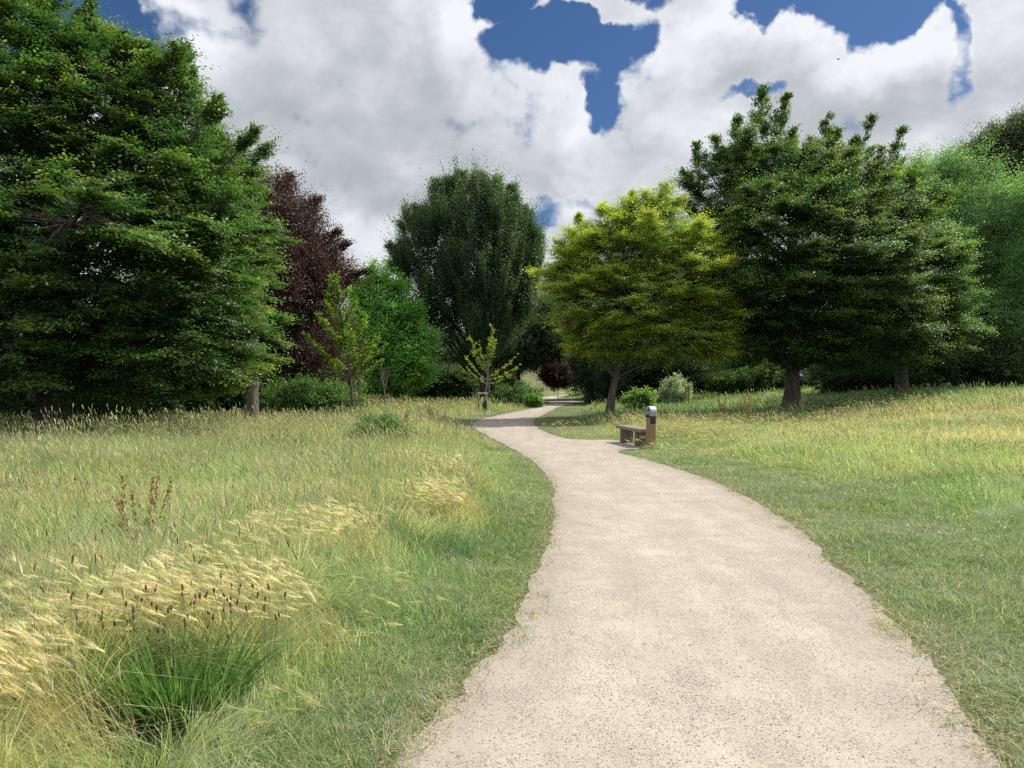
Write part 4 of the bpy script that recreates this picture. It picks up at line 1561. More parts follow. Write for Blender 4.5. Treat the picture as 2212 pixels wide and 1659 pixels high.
tree('willow_tree', 'darker drooping tree top furthest back at the upper right corner', ground_at(2190, 76), 0.5,
     [B(2185, 330, 76, 62, 70), B(2120, 335, 76, 45, 36), B(2230, 380, 76, 90, 120), B(2160, 420, 76, 80, 100), B(2200, 600, 76, 120, 180), B(2090, 320, 76, 24, 16), B(2190, 290, 76, 35, 30)],
     3200, leaf=(0.24, 0.10), pal=OLIVE, gain=1.2, style='round', twigs=6, lpt=9, tl=1.2, seed=16, npad=110, padr=.13, pout=.9)


# staked young trees
def slim_tree(name, label, base, h, tr, branches, leaf, pal, seed, group, bark=M_BARK_P, lpm=26, bare=False):
    """whip with a few named branches: (t0, dx, dz, length) in metres, leaves set in two rows"""
    rng = np.random.default_rng(seed)
    root = empty(name, base, label, 'young tree', group)
    base = np.array(base, float)
    t = np.linspace(0, 1, 10)
    lean = np.array([branches['lean'][0], branches['lean'][1], h])
    ax = base + t[:, None] * lean + np.stack([0.05 * np.sin(t * 5), 0.04 * np.cos(t * 4), 0 * t], 1)
    ax[0, 2] -= .1
    V, F_ = tube(ax, tr * (1 - .85 * t), 8, seed, .05)
    Vs, Fs, off = [V], [F_], len(V)
    runs = []
    for (t0, dx, dy, dz) in branches['b']:
        p0 = np.array([np.interp(t0, t, ax[:, k]) for k in range(3)])
        p2 = p0 + np.array([dx, dy, dz])
        p1 = (p0 + p2) / 2 + np.array([dx * .12, 0, -abs(dx) * .10])
        v, f, C = many_tubes(p0[None], p1[None], p2[None], np.array([tr * .36]), np.array([.004]), 4, 6)
        Vs.append(v)
        Fs.append(f + off)
        off += len(v)
        runs.append(C[0])
    runs.append(ax[4:])
    make_mesh('trunk', np.vstack(Vs), [np.vstack(Fs)], bark, root, smooth=True)
    if bare:
        return root
    bs, ds = [], []
    for C in runs:
        sl = np.linalg.norm(np.diff(C, axis=0), axis=1)
        Lr = sl.sum()
        k = int(Lr * lpm * (1.0))
        cum = np.concatenate([[0], np.cumsum(sl)]) / Lr
        u = 0.12 + 0.88 * rng.random(k)
        q = np.stack([np.interp(u, cum, C[:, i]) for i in range(3)], 1)
        dv = norm(C[-1] - C[0]) * np.ones((k, 1))
        bs.append(q)
        ds.append(dv)
    q, dv = np.vstack(bs), np.vstack(ds)
    # each point carries a short side twig of leaves
    k, lp = len(q), 7
    sdv = norm(np.cross(dv, np.array([0, 0, 1.0])) * rng.choice([-1, 1], (k, 1)) + dv * .5 + rng.normal(0, .35, (k, 3)) * np.array([1, 1, .5]))
    Lt = 0.14 + 0.22 * rng.random(k)
    tq = (np.arange(lp) + .6) / lp
    bp = q[:, None] + sdv[:, None] * (Lt[:, None] * tq)[..., None]
    bp[..., 2] -= 0.12 * Lt[:, None] * tq
    ld = norm(sdv[:, None] * .4 + rng.normal(0, .7, (k, lp, 3)) * np.array([1, 1, .4]) + np.array([0, 0, -.15]))
    ln = norm(np.array([0, 0, 1.0]) + rng.normal(0, .35, (k, lp, 3)))
    ln = norm(ln - ld * (ln * ld).sum(-1, keepdims=True))
    ls = .7 + .5 * rng.random((k, lp))
    Q = leaf_quads(bp.reshape(-1, 3), ld.reshape(-1, 3), ln.reshape(-1, 3), (ls * leaf[0]).ravel(), (ls * leaf[1]).ravel())
    m = len(Q)
    pal = np.array(pal)
    w = rng.random((m, 1))
    c = (pal[0] * (1 - w) + pal[1] * w) * (.8 + .4 * rng.random((m, 1)))
    make_mesh('crown', Q.reshape(-1, 3), [np.arange(m * 4).reshape(-1, 4)], M_LEAF, root, col=np.repeat(c, 4, 0))
    return root


YG = [(.13, .22, .035), (.20, .29, .045)]
LIME = [(.24, .30, .05), (.32, .36, .07)]
GY = 'staked young trees in the left meadow'
bA = {'lean': (-0.75, .1), 'b': [(.28, -1.3, .3, 1.3), (.33, 1.1, -.3, 1.2), (.36, -1.9, .1, 1.5), (.42, 1.3, .3, 1.0), (.45, -.9, -.6, 1.5), (.5, .8, .5, 1.3), (.52, -1.3, .4, 1.4), (.56, .9, -.2, 1.1),
                                  (.62, -.8, .2, 1.3), (.66, .6, .2, 1.1), (.72, -.6, -.3, 1.1), (.78, .4, .1, .9), (.84, -.35, .1, .8), (.4, .3, -.9, 1.2), (.48, -.2, .9, 1.3), (.3, .5, .6, 1.0), (.34, -.7, .5, .5)]}
slim_tree('young_hornbeam', 'young green tree with a wide low stake frame, nearest of the staked ones', ground_at(764, 34), 6.4, .075, bA, (.105, .07), YG, 31, GY, lpm=34, bark=M_BARK)
bB = {'lean': (0.1, 0), 'b': [(.4, -1.0, 0, .9), (.45, 1.5, 0, .9), (.5, -.9, .2, 1.2), (.55, 1.7, .2, 1.3), (.62, -.6, 0, 1.1), (.68, .7, .1, 1.0), (.75, -.3, .2, .8), (.5, .9, -.4, 1.2)]}
slim_tree('young_hornbeam', 'slender young tree with tall stakes right behind the nearest staked one', ground_at(764, 43), 4.6, .05, bB, (.12, .08), YG, 32, GY, lpm=24, bark=M_BARK_P)
bC = {'lean': (0.55, 0), 'b': [(.32, -1.15, .2, 1.0), (.32, 1.35, 0, .55), (.36, 1.9, .1, .95), (.40, 1.75, -.2, 1.3), (.42, -1.0, 0, 2.2), (.36, -1.2, .1, 1.35), (.46, -.55, .2, 1.7), (.55, .35, .1, 1.3), (.5, .1, -.3, 1.6), (.6, .3, .2, 1.2), (.72, .2, 0, 1.0), (.44, -.9, -.2, 1.4)]}
slim_tree('young_elm', 'lime green young tree by the bend with open arms and a green bag', ground_at(1043, 44), 5.0, .05, bC, (.10, .07), LIME, 33, GY, lpm=12)
bD = {'lean': (-.15, 0), 'b': [(.35, -.28, 0, 1.5), (.36, .26, .05, 1.4), (.42, -.18, .1, 1.4), (.45, .34, -.1, 1.2), (.5, -.3, 0, 1.0), (.55, .2, .1, 1.2), (.62, .12, -.1, 1.0)]}
slim_tree('dead_sapling', 'leafless pale sapling with upright twigs between two short stakes', ground_at(831, 47), 3.0, .05, bD, (0, 0), YG, 34, GY, bare=True)


# ------------------------------------------------------------------ small built things
def box_mesh(cx, cy, cz, sx, sy, sz, rot=0.0, bev=0.006, taper=1.0):
    """bevelled box as verts/faces lists (via bmesh), centre and full sizes"""
    import bmesh
    bm = bmesh.new()
    bmesh.ops.create_cube(bm, size=1.0)
    for v in bm.verts:
        k = taper if v.co.z > 0 else 1.0
        v.co = Vector((v.co.x * sx * k, v.co.y * sy * k, v.co.z * sz))
    if bev:
        bmesh.ops.bevel(bm, geom=list(bm.edges), offset=bev, segments=2, affect='EDGES', profile=0.5)
    bmesh.ops.rotate(bm, verts=bm.verts, cent=(0, 0, 0), matrix=Matrix.Rotation(rot, 3, 'Z'))
    bmesh.ops.translate(bm, verts=bm.verts, vec=(cx, cy, cz))
    return bm


def link_bm(name, bm, mat, parent=None, smooth=False, local=False):
    me = bpy.data.meshes.new(name)
    bm.to_mesh(me)
    bm.free()
    if smooth:
        me.polygons.foreach_set('use_smooth', np.ones(len(me.polygons), bool))
    me.materials.append(mat)
    o = bpy.data.objects.new(name, me)
    COL.objects.link(o)
    if parent is not None:
        o.parent = parent
        if not local:
            off = Vector(parent.location)
            if parent.parent:
                off = Vector((0, 0, 0))
            o.location = -off
    return o


def join_bm(bms):
    import bmesh
    out = bmesh.new()
    for b in bms:
        me = bpy.data.meshes.new('tmp')
        b.to_mesh(me)
        b.free()
        out.from_mesh(me)
        bpy.data.meshes.remove(me)
    return out


M_WOOD = plain_mat('weathered_grey_wood', (.235, .19, .15), .8, nscale=9, var=.4, bump=.5, stretch=(6, .7, 6))
M_WOODEND = plain_mat('brown_bench_wood', (.17, .13, .095), .8, nscale=9, var=.4, bump=.4, stretch=(3, 3, .6))
M_POST = plain_mat('orange_brown_post_wood', (.28, .175, .10), .7, nscale=14, var=.25, bump=.3, stretch=(5, 5, .5))
M_STAKE = plain_mat('pale_stake_wood', (.42, .33, .21), .8, nscale=20, var=.3, bump=.3, stretch=(4, 4, .5))
M_RAIL = plain_mat('brown_rail_wood', (.20, .14, .085), .8, nscale=20, var=.35, bump=.3)
M_STEEL = plain_mat('scratched_grey_metal', (.42, .43, .46), .45, 0.35, nscale=40, var=.12, bump=.1, dots=(28, .60, (.62, .63, .66)))
M_FACE = plain_mat('dull_grey_face', (.24, .235, .23), .6, 0.1, nscale=60, var=.3, bump=.3, dots=(40, .62, (.10, .095, .09)))
M_BLACK = plain_mat('black_band', (.015, .016, .022), .5, nscale=50, var=.3, bump=.1, dots=(60, .68, (.3, .3, .32)))
M_RUBBER = plain_mat('black_rubber', (.012, .012, .012), .6, nscale=50, var=.2, bump=.1)
M_GREENBAG = plain_mat('dark_green_plastic', (.012, .05, .032), .35, nscale=12, var=.4, bump=.5)
M_WHITE = plain_mat('pale_plastic', (.62, .60, .55), .5, nscale=40, var=.1, bump=.1)
M_BLUE = plain_mat('bright_blue_cloth', (.03, .30, .80), .6, nscale=20, var=.25, bump=.3)


def build_bench():
    ax = Vector((0.36, -2.05, 0)).normalized()     # long axis, from the far end to the near end
    rt = Vector((-ax.y, ax.x, 0))                     # across, to the right
    if rt.x < 0:
        rt = -rt
    far = Vector((2.86, 21.35, 0))
    Lb, Wb = 2.0, 0.40
    c = far + ax * (Lb / 2) + rt * (Wb / 2)
    rot = math.atan2(ax.y, ax.x)
    root = empty('bench', (c.x, c.y, 0), 'low backless wooden bench beside the path', 'bench')

    def bx(u, v, z, su, sv, sz, bev=.01):
        q = far + ax * u + rt * v
        return box_mesh(q.x, q.y, z, su, sv, sz, rot, bev)
    link_bm('seat', join_bm([bx(Lb / 2, .10, .425, Lb, .192, .085), bx(Lb / 2, .302, .425, Lb, .192, .085)]), M_WOOD, root)
    for u in (0.36, 1.55):
        link_bm('leg', bx(u, .20, .185, .10, .34, .39, .008), M_WOODEND, root)
    return root


build_bench()


def build_post():
    import bmesh
    x, y = 3.44, 19.15
    root = empty('marker_post', (x, y, 0), 'square wooden post with a rounded grey metal head at the bench', 'post')
    n = Vector((-.90, -.43, 0)).normalized()        # the way the round face looks
    rot = math.atan2(n.y, n.x)
    link_bm('pole', box_mesh(x, y, .38, .175, .175, .80, rot, .008), M_POST, root)
    # black band on the front right face
    rt = Vector((-n.y, n.x, 0))
    f = rt if rt.y < 0 else -rt
    q = Vector((x, y, 0)) + f * .090
    link_bm('label_plate', box_mesh(q.x, q.y, .695, .165, .012, .155, rot, .002), M_BLACK, root)
    link_bm('collar', box_mesh(x, y, .792, .190, .190, .03, rot, .004), M_RUBBER, root)
    # head: arch profile, extruded along n
    bm = bmesh.new()
    R, Lh = .135, .19
    prof = []
    for k in range(25):
        a = math.pi * k / 24 * 1.28 - math.pi * .14
        prof.append((R * math.cos(a), R * math.sin(a)))
    prof = [(R * .80, -.115)] + prof + [(-R * .80, -.115)]
    zc = .92
    rows = []
    for (u, sc) in ((-Lh / 2, .93), (-Lh / 2 + .012, 1), (Lh / 2 - .012, 1), (Lh / 2, .93)):
        rows.append([bm.verts.new(Vector((x, y, zc)) + n * u + rt * (p[0] * sc) + Vector((0, 0, p[1] * sc))) for p in prof])
    for a, b in zip(rows[:-1], rows[1:]):
        for k in range(len(prof)):
            bm.faces.new((a[k], a[(k + 1) % len(prof)], b[(k + 1) % len(prof)], b[k]))
    bm.faces.new(rows[0])
    bm.faces.new(rows[-1])
    bmesh.ops.recalc_face_normals(bm, faces=bm.faces)
    hd = link_bm('head', bm, M_STEEL, root)
    bm = bmesh.new()
    rows = []
    for u, sc in ((Lh / 2 - .002, .90), (Lh / 2 + .004, .88)):
        rows.append([bm.verts.new(Vector((x, y, zc)) + n * u + rt * (p[0] * sc) + Vector((0, 0, p[1] * sc))) for p in prof])
    for k in range(len(prof)):
        bm.faces.new((rows[0][k], rows[0][(k + 1) % len(prof)], rows[1][(k + 1) % len(prof)], rows[1][k]))
    bm.faces.new(rows[-1])
    bmesh.ops.recalc_face_normals(bm, faces=bm.faces)
    o = link_bm('face_plate', bm, M_FACE, hd)
    # round dark socket on the face
    bm = bmesh.new()
    bmesh.ops.create_cone(bm, cap_ends=True, segments=20, radius1=.026, radius2=.024, depth=.012)
    cc = Vector((x, y, zc + .04)) + n * (Lh / 2 + .006) + rt * (.045 if rt.y < 0 else -.045)
    M = Matrix.Translation(cc) @ n.to_track_quat('Z', 'Y').to_matrix().to_4x4()
    bmesh.ops.transform(bm, matrix=M, verts=bm.verts)
    link_bm('socket', bm, M_RUBBER, hd)
    bm = bmesh.new()
    bmesh.ops.create_cube(bm, size=1)
    for v in bm.verts:
        v.co = Vector((v.co.x * .03, v.co.y * .14, v.co.z * .03))
    bmesh.ops.rotate(bm, verts=bm.verts, cent=(0, 0, 0), matrix=Matrix.Rotation(rot, 3, 'Z'))
    bmesh.ops.translate(bm, verts=bm.verts, vec=Vector((x, y, zc - .105)) + n * (Lh / 2 + .01))
    link_bm('latch', bm, M_RUBBER, root)


build_post()


def cyl(x, y, z0, z1, r, sides=10, lean=(0, 0)):
    import bmesh
    bm = bmesh.new()
    bmesh.ops.create_cone(bm, cap_ends=True, segments=sides, radius1=r, radius2=r * .97, depth=z1 - z0)
    for v in bm.verts:
        k = (v.co.z / (z1 - z0) + .5)
        v.co.x += lean[0] * k
        v.co.y += lean[1] * k
    bmesh.ops.translate(bm, verts=bm.verts, vec=(x, y, (z0 + z1) / 2))
    return bm


def stake_frame(px, D, w, hgt, label, railz, railmat, postmat, group, tie=True, r=.045, bag=False, hood=False):
    x, y, z = ground_at(px, D)
    root = empty('tree_stakes', (x, y, z), label, 'tree stakes', group)
    for s in (-1, 1):
        link_bm('stake', cyl(x + s * w / 2, y - .12, z - .1, z + hgt, r, lean=(s * .02, 0)), postmat, root)
    link_bm('rail', box_mesh(x, y - .12 - r, z + railz, w + .12, .03, .10, 0, .004), railmat, root)
    if tie:
        bm = join_bm([box_mesh(x - .03, y - .08 - r, z + railz, .10, .11, .05, 0, .006)])
        link_bm('tie', bm, M_RUBBER, root)
    return root


SG = 'wooden stake frames holding the young trees'
stake_frame(764, 34, .92, .98, 'low wide H shaped frame with a brown rail', .88, M_RAIL, M_STAKE, SG, r=.05)
stake_frame(760, 43, .46, 1.15, 'narrow pair of stakes with a pale crosspiece right behind the low wide frame', 1.10, M_WHITE, M_STAKE, SG, r=.04)
stake_frame(831, 47, .42, 1.0, 'two short stakes at the foot of the leafless sapling', .8, M_RAIL, M_STAKE, SG, tie=False, r=.035)
stake_frame(1043, 44, .44, 1.12, 'stakes with a white crosspiece holding the lime green young tree', 1.08, M_WHITE, M_STAKE, SG, r=.045)


def build_bag():
    import bmesh
    x, y, z = ground_at(1046, 43.6)
    bm = bmesh.new()
    bmesh.ops.create_icosphere(bm, subdivisions=3, radius=1)
    rng = random.Random(4)
    for v in bm.verts:
        k = v.co.z * .5 + .5
        s = 1 - .55 * k
        wob = 1 + .10 * math.sin(9 * v.co.x + 3) * math.cos(8 * v.co.z)
        v.co = Vector((v.co.x * .18 * s * wob, v.co.y * .16 * s * wob, v.co.z * .34))
    bmesh.ops.translate(bm, verts=bm.verts, vec=(x + .03, y - .1, z + .42))
    o = link_bm('watering_bag', bm, M_GREENBAG, smooth=True)
    tag(o, 'dark green plastic watering bag hanging on the lime green young tree', 'bag')


build_bag()
x_, y_, z_ = ground_at(1484, 52)
root = empty('wooden_stake', (x_, y_, z_), 'pair of thin brown stakes in the meadow behind the yellow green tree', 'stake')
link_bm('stake', cyl(x_ - .09, y_, z_ - .1, z_ + 1.35, .045), M_RAIL, root)
link_bm('stake', cyl(x_ + .12, y_, z_ - .1, z_ + 1.35, .045), M_RAIL, root)


def build_blue():
    import bmesh
    bm = bmesh.new()
    c = P(1728, 814, 52)
    bmesh.ops.create_icosphere(bm, subdivisions=2, radius=1)
    for v in bm.verts:
        v.co = Vector((v.co.x * .26 * (1 + .2 * math.sin(5 * v.co.z)), v.co.y * .16, v.co.z * .16 * (1 + .3 * math.sin(6 * v.co.x))))
    zt = float(terrain(c[0], c[1]))
    link = cyl(c[0], c[1], zt, c[2] - .1, .02)
    bmesh.ops.translate(bm, verts=bm.verts, vec=Vector(c))
    o = link_bm('bag', bm, M_BLUE, smooth=True)
    tag(o, 'small bright blue bag beside the thick trunk of the right beech', 'bag')
    link.free()


build_blue()


def build_bird():
    import bmesh
    c = P(1811, 128, 90)
    bm = bmesh.new()
    bmesh.ops.create_icosphere(bm, subdivisions=2, radius=1)
    for v in bm.verts:
        v.co = Vector((v.co.x * .08, v.co.y * .18, v.co.z * .08))
    for s in (-1, 1):
        a = bm.verts.new((s * .05, .10, .03))
        b = bm.verts.new((s * .05, -.08, .03))
        d = bm.verts.new((s * .17, -.03, .07))
        e = bm.verts.new((s * .15, .08, .07))
        bm.faces.new((a, b, d, e))
    a = bm.verts.new((-.02, -.18, 0)); b = bm.verts.new((.02, -.18, 0)); d = bm.verts.new((.06, -.33, 0)); e = bm.verts.new((-.06, -.33, 0))
    bm.faces.new((a, b, d, e))
    bmesh.ops.translate(bm, verts=bm.verts, vec=Vector(c))
    o = link_bm('bird', bm, M_RUBBER)
    tag(o, 'tiny dark bird flying in front of the clouds', 'bird')


build_bird()


# ------------------------------------------------------------------ plants and bushes
def bush(label, px, D, w, h, pal, seed, leaf=(.07, .045), n=220, group=None, name='bush', cat='bush', style='round', tl=.3, z0=None, dpt=None, twigs=5, lpt=8, lift=0.0):
    x, y, z = ground_at(px, D)
    zg = z
    z = z + lift
    b = [(x, y, z + h * .5, w / 2, (dpt or w) / 2, h * .5), (x - w * .2, y, z + h * .35, w * .32, (dpt or w) * .3, h * .35), (x + w * .22, y, z + h * .4, w * .3, (dpt or w) * .3, h * .38)]
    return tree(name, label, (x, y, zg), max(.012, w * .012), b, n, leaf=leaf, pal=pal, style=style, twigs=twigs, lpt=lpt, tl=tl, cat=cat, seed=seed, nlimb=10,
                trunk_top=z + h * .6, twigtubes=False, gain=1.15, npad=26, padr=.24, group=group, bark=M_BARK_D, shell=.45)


BG = 'bushes along the foot of the trees'
LG = [(.10, .18, .045), (.15, .25, .065), (.23, .33, .10)]
MG = [(.05, .105, .03), (.08, .15, .04), (.13, .2, .06)]
bush('broad scrubby bush on the bank left of the far bend', 1120, 56, 3.0, 1.5, MG, 51, n=420, group=BG, leaf=(.10, .06))
bush('lime green bush at the path side of the bank', 1152, 53, .8, .7, LG, 52, n=200, group=BG, leaf=(.11, .08))
bush('fresh green bush right of the yellow green tree trunk', 1378, 44, 1.5, 1.2, LG, 53, n=170, group=BG, leaf=(.12, .09))
bush('silvery pale bush under the yellow green tree', 1458, 55, 2.1, 2.0, [(.22, .26, .20), (.34, .38, .30), (.5, .52, .45)], 54, n=330, group=BG, leaf=(.10, .06))
bush('dark purple bush overhanging the far path', 1205, 74, 2.4, 1.7, COPPER, 55, lift=1.5, n=500, group=BG, leaf=(.15, .1), tl=.6)
bush('green undergrowth in front of the copper beech', 650, 36, 4.6, 1.5, MG, 56, n=700, group=BG, leaf=(.11, .075), tl=.5)
bush('leafy elder bush at the foot of the copper beech', 720, 47, 3.2, 2.2, MG, 57, n=420, group=BG, leaf=(.13, .09), tl=.5)
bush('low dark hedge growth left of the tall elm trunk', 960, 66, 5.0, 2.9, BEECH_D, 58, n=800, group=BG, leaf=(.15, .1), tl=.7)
bush('sunlit bush between the elm trunk and the small round tree', 1083, 72, 2.6, 2.2, BEECH, 59, n=380, group=BG, leaf=(.15, .1), tl=.5)
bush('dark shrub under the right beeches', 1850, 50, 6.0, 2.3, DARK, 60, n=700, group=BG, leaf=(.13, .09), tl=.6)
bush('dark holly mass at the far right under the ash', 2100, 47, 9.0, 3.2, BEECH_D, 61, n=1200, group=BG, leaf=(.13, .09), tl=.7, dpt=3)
bush('leafy scrub behind the right beech trunk', 1640, 62, 8.0, 1.9, MG, 62, n=700, group=BG, leaf=(.15, .1), tl=.5, dpt=3)
bush('green nettle patch in the middle of the left meadow', 822, 18.5, 1.3, .72, [(.08, .15, .05), (.12, .2, .07), (.18, .26, .1)], 63, n=220, leaf=(.07, .04), tl=.2, cat='nettles', name='nettle_patch')
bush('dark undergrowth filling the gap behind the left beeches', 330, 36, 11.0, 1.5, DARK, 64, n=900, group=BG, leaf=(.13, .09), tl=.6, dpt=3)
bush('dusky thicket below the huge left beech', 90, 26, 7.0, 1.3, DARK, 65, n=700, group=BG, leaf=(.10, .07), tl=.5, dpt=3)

# trees standing behind, closing the view
BT = 'distant trees closing the view'
for i, (px, D, w, hgt, pal, lb) in enumerate([
        (700, 78, 14, 9.5, BEECH_D, 'distant dark tree behind the copper beech'),
        (770, 84, 12, 9.0, BEECH, 'distant mid green tree seen over the staked young tree'),
        (920, 82, 12, 6.5, DARK, 'distant low dark tree behind the bright green one'),
        (1000, 90, 13, 7.0, DARK, 'distant dark crown seen past the elm trunk'),
        (1345, 104, 11, 8.0, BEECH_D, 'distant crown beyond the far end of the path'),
        (1400, 80, 18, 9.0, DARK, 'distant dark crown behind the yellow green tree'),
        (1580, 76, 16, 9.0, DARK, 'distant dark crown left of the right beech trunk'),
        (1800, 72, 18, 10.0, DARK, 'distant dark crown right of the right beech trunk'),
        (2010, 70, 16, 10.0, BEECH_D, 'distant green crown between the right beech and ash'),
        (420, 62, 18, 9.0, DARK, 'distant dark crown hidden behind the left beeches'),
        (100, 50, 20, 9.0, DARK, 'distant dark crown at the far left')]):
    x, y, z = ground_at(px, D)
    low = 0.5
    tree('woodland_tree', lb, (x, y, z), .35, [(x, y, z + hgt * .52, w * .42, w * .35, hgt * .48), (x - w * .25, y, z + hgt * .36, w * .28, w * .25, hgt * .36), (x + w * .25, y + 1, z + hgt * .4, w * .27, w * .25, hgt * .38)],
         900, leaf=(.24, .17), pal=pal, style='round', twigs=6, lpt=7, tl=1.1, seed=80 + i, group=BT, twigtubes=False, bark=M_BARK_D)


def dock(label, px, D, h, seed, col, group=None, spikes=7, name='dock_plant', z=0, lw=.05):
    """upright stems with whorled rusty seeds and a few broad leaves"""
    rng = np.random.default_rng(seed)
    x, y, z = ground_at(px, D)
    root = empty(name, (x, y, z), label, 'wild plant', group)
    Vs, Fs, off = [], [], 0
    SV, SCOL = [], []
    for k in range(spikes):
        b = np.array([x + rng.normal(0, .06), y + rng.normal(0, .06), z])
        top = b + np.array([rng.normal(0, .16), rng.normal(0, .12), h * (.7 + .35 * rng.random())])
        v, f, C = many_tubes(b[None], ((b + top) / 2 + rng.normal(0, .02, 3))[None], top[None], np.array([.006]), np.array([.002]), 4, 5)
        Vs.append(v)
        Fs.append(f + off)
        off += len(v)
        m = 110
        u = .45 + .55 * rng.random(m)
        q = b * (1 - u[:, None]) + top * u[:, None] + rng.normal(0, .022, (m, 3)) * (1.25 - u)[:, None]
        SV.append(q)
        ld = norm(rng.normal(size=(m, 3)))
        ln = norm(np.cross(ld, rng.normal(size=(m, 3))))
        Q = leaf_quads(q, ld, ln, np.full(m, .016 + .0006 * D), np.full(m, .012 + .0005 * D))
        c = np.array(col) * (.7 + .6 * rng.random((m, 1)))
        make_mesh('seed_spike', Q.reshape(-1, 3), [np.arange(m * 4).reshape(-1, 4)], M_STRAW, root, col=np.repeat(c, 4, 0))
    make_mesh('stem', np.vstack(Vs), [np.vstack(Fs)], plain_mat('dock_stem', (.22, .16, .07), .7), root)
    m = 26
    a = rng.random(m) * 6.28
    ld = norm(np.stack([np.cos(a), np.sin(a), .6 + .6 * rng.random(m)], 1))
    ln = norm(np.stack([-np.cos(a) * .6, -np.sin(a) * .6, np.ones(m)], 1))
    q = np.array([x, y, z]) + np.stack([rng.normal(0, .05, m), rng.normal(0, .05, m), h * .45 * rng.random(m)], 1)
    Q = leaf_quads(q, ld, ln, np.full(m, .2) * (h / .9), np.full(m, lw))
    c = np.array([.10, .19, .04]) * (.7 + .6 * rng.random((m, 1)))
    make_mesh('leaves', Q.reshape(-1, 3), [np.arange(m * 4).reshape(-1, 4)], M_GRASS, root, col=np.repeat(c, 4, 0))


DG = 'dock plants standing above the meadow'
dock('left one of two yellow brown dock plants before the shaded grass', 1562, 29, 1.15, 91, (.27, .20, .07), DG, 8)
dock('right, taller of two yellow brown dock plants before the shaded grass', 1618, 28.5, 1.25, 92, (.29, .21, .08), DG, 9)
dock('reddish dock plant in the near left meadow above the barley', 303, 6.6, .82, 93, (.26, .085, .04), DG, 7, lw=.045)
dock('thin pale weed at the foot of the thick right trunk', 1732, 30, 1.15, 94, (.34, .33, .20), DG, 6)
dock('upright yellow green weed left of the path behind the nettles', 1058 - 200, 24, .85, 95, (.22, .22, .09), DG, 7)
dock('upright brown weed near the low wide stake frame', 940, 26, .9, 96, (.24, .19, .09), DG, 7)


def thistles():
    rng = np.random.default_rng(97)
    GT = 'purple knapweed flowers in the left meadow'
    for i, (px, py) in enumerate([(620, 928), (650, 938), (588, 941), (604, 930), (662, 948), (640, 950)]):
        D = 15.5 + rng.random() * 1.2
        c = P(px, py, D)
        z = float(terrain(c[0], c[1]))
        root = empty('knapweed', (c[0], c[1], z), 'purple knapweed flower on a leafy stem in the left meadow', 'wild flower', GT)
        b = np.array([c[0], c[1], z])
        v, f, C = many_tubes(b[None], ((b + c) / 2 + np.array([.03, 0, 0]))[None], c[None], np.array([.005]), np.array([.003]), 4, 4)
        make_mesh('stem', v, [f], plain_mat('knapweed_stem', (.12, .2, .06), .7), root)
        m = 40
        ld = norm(rng.normal(size=(m, 3)) + np.array([0, 0, .8]))
        ln = norm(np.cross(ld, rng.normal(size=(m, 3))))
        Q = leaf_quads(np.tile(c, (m, 1)), ld, ln, np.full(m, .030), np.full(m, .012))
        cc = np.array([.34, .10, .36]) * (.7 + .6 * rng.random((m, 1)))
        make_mesh('blossom', Q.reshape(-1, 3), [np.arange(m * 4).reshape(-1, 4)], M_GRASS, root, col=np.repeat(cc, 4, 0))
        m = 22
        u = rng.random(m)
        ld = norm(rng.normal(size=(m, 3)) * np.array([1, 1, .4]) + np.array([0, 0, .3]))
        ln = norm(np.array([0, 0, 1.0]) + rng.normal(0, .4, (m, 3)))
        Q = leaf_quads(b + (c - b) * u[:, None], ld, ln, np.full(m, .10), np.full(m, .035))
        cc = np.array([.11, .19, .08]) * (.7 + .6 * rng.random((m, 1)))
        make_mesh('leaves', Q.reshape(-1, 3), [np.arange(m * 4).reshape(-1, 4)], M_GRASS, root, col=np.repeat(cc, 4, 0))


thistles()


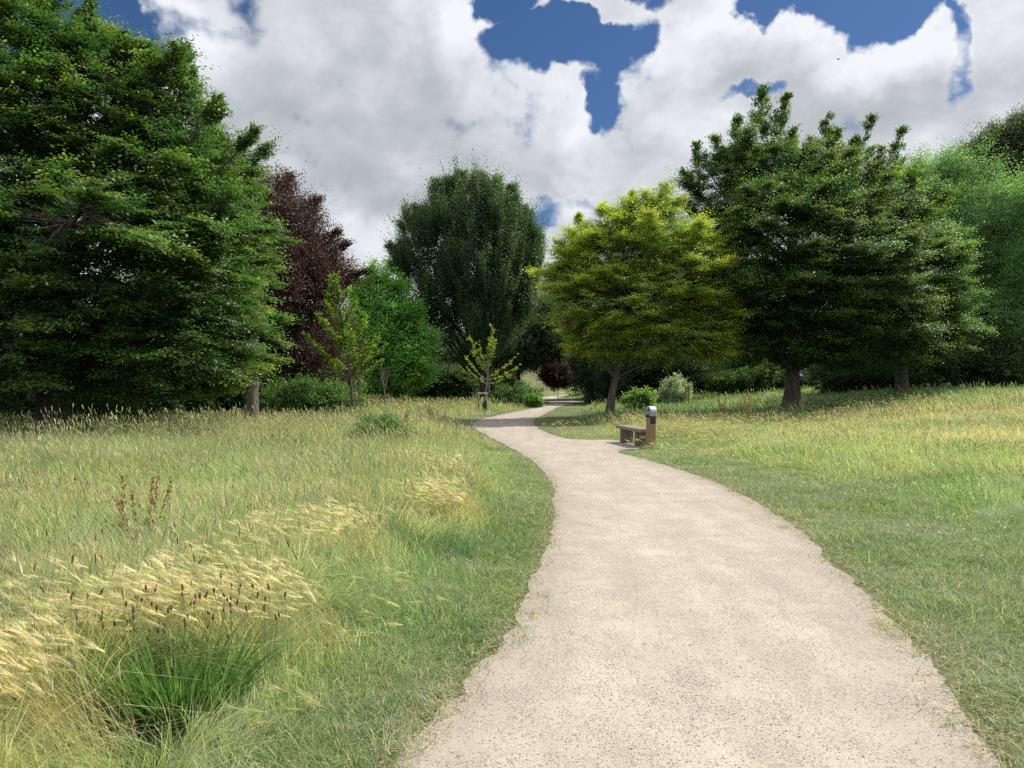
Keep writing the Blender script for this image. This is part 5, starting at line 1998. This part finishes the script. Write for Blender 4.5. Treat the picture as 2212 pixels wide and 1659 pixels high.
def lush_clump():
    """broad leaved ribwort clump with dark brown heads, bottom left"""
    rng = np.random.default_rng(98)
    X0, Y0 = G(345, 1560, 0.0)
    root = empty('plantain_clump', (X0, Y0, 0), 'lush clump of ribwort with broad green leaves and dark heads beside the barley', 'plantain')
    n = 800
    a = rng.random(n) * 6.283
    r = np.sqrt(rng.random(n))
    x = X0 + r * np.cos(a) * .36
    y = Y0 + .05 + r * np.sin(a) * .24
    lean = np.stack([np.cos(a), np.sin(a)], 1) * (0.25 + .75 * r[:, None] * rng.random((n, 1))) + WIND * .1
    h = .22 + .26 * rng.random(n)
    S = 5
    t = np.linspace(0, 1, S + 1)
    V = blades(np.stack([x, y, np.zeros(n)], 1), h,   .009 + .014 * rng.random(n), lean, a + math.pi / 2 + rng.normal(0, .7, n), S, tipw=.08, bend=1.7)
    c = np.array([.12, .22, .06]) * (.65 + .7 * rng.random((n, 1)))
    make_mesh('leaves', V.reshape(-1, 3), [blade_faces(n, S)], M_GRASS, root, col=np.repeat(c, 2 * (S + 1), 0))
    n = 75
    a = rng.random(n) * 6.283
    r = np.sqrt(rng.random(n))
    x = X0 + r * np.cos(a) * .55
    y = Y0 + .15 + r * np.sin(a) * .3
    h = .40 + .20 * rng.random(n)
    lean = rng.normal(0, .12, (n, 2)) + WIND * .05
    V = blades(np.stack([x, y, np.zeros(n)], 1), h, np.full(n, .0026), lean, rng.normal(0, .4, n), 3, tipw=.8)
    tip = (V[:, -1] + V[:, -2]) / 2
    c = np.array([.13, .2, .07]) * (.8 + .4 * rng.random((n, 1)))
    make_mesh('stems', V.reshape(-1, 3), [blade_faces(n, 3)], M_GRASS, root, col=np.repeat(c, 8, 0))
    hm = plain_mat('ribwort_head', (.10, .055, .036), .8, nscale=300, var=.5)
    for k in range(n):
        d = np.array([rng.normal(0, .15), rng.normal(0, .1), 1.0])
        d /= np.linalg.norm(d)
        L_ = .018 + .022 * rng.random()
        tt = np.linspace(0, 1, 6)
        v, f = tube(tip[k] + tt[:, None] * d * L_, .0052 * np.sin(np.clip(tt * .85 + .12, 0, 1) * math.pi) + .0008, 6, k, .25)
        make_mesh('seed_head', v, [f], hm, root)


lush_clump()
print('tris', sum(len(o.data.polygons) for o in bpy.data.objects if o.type == 'MESH'))
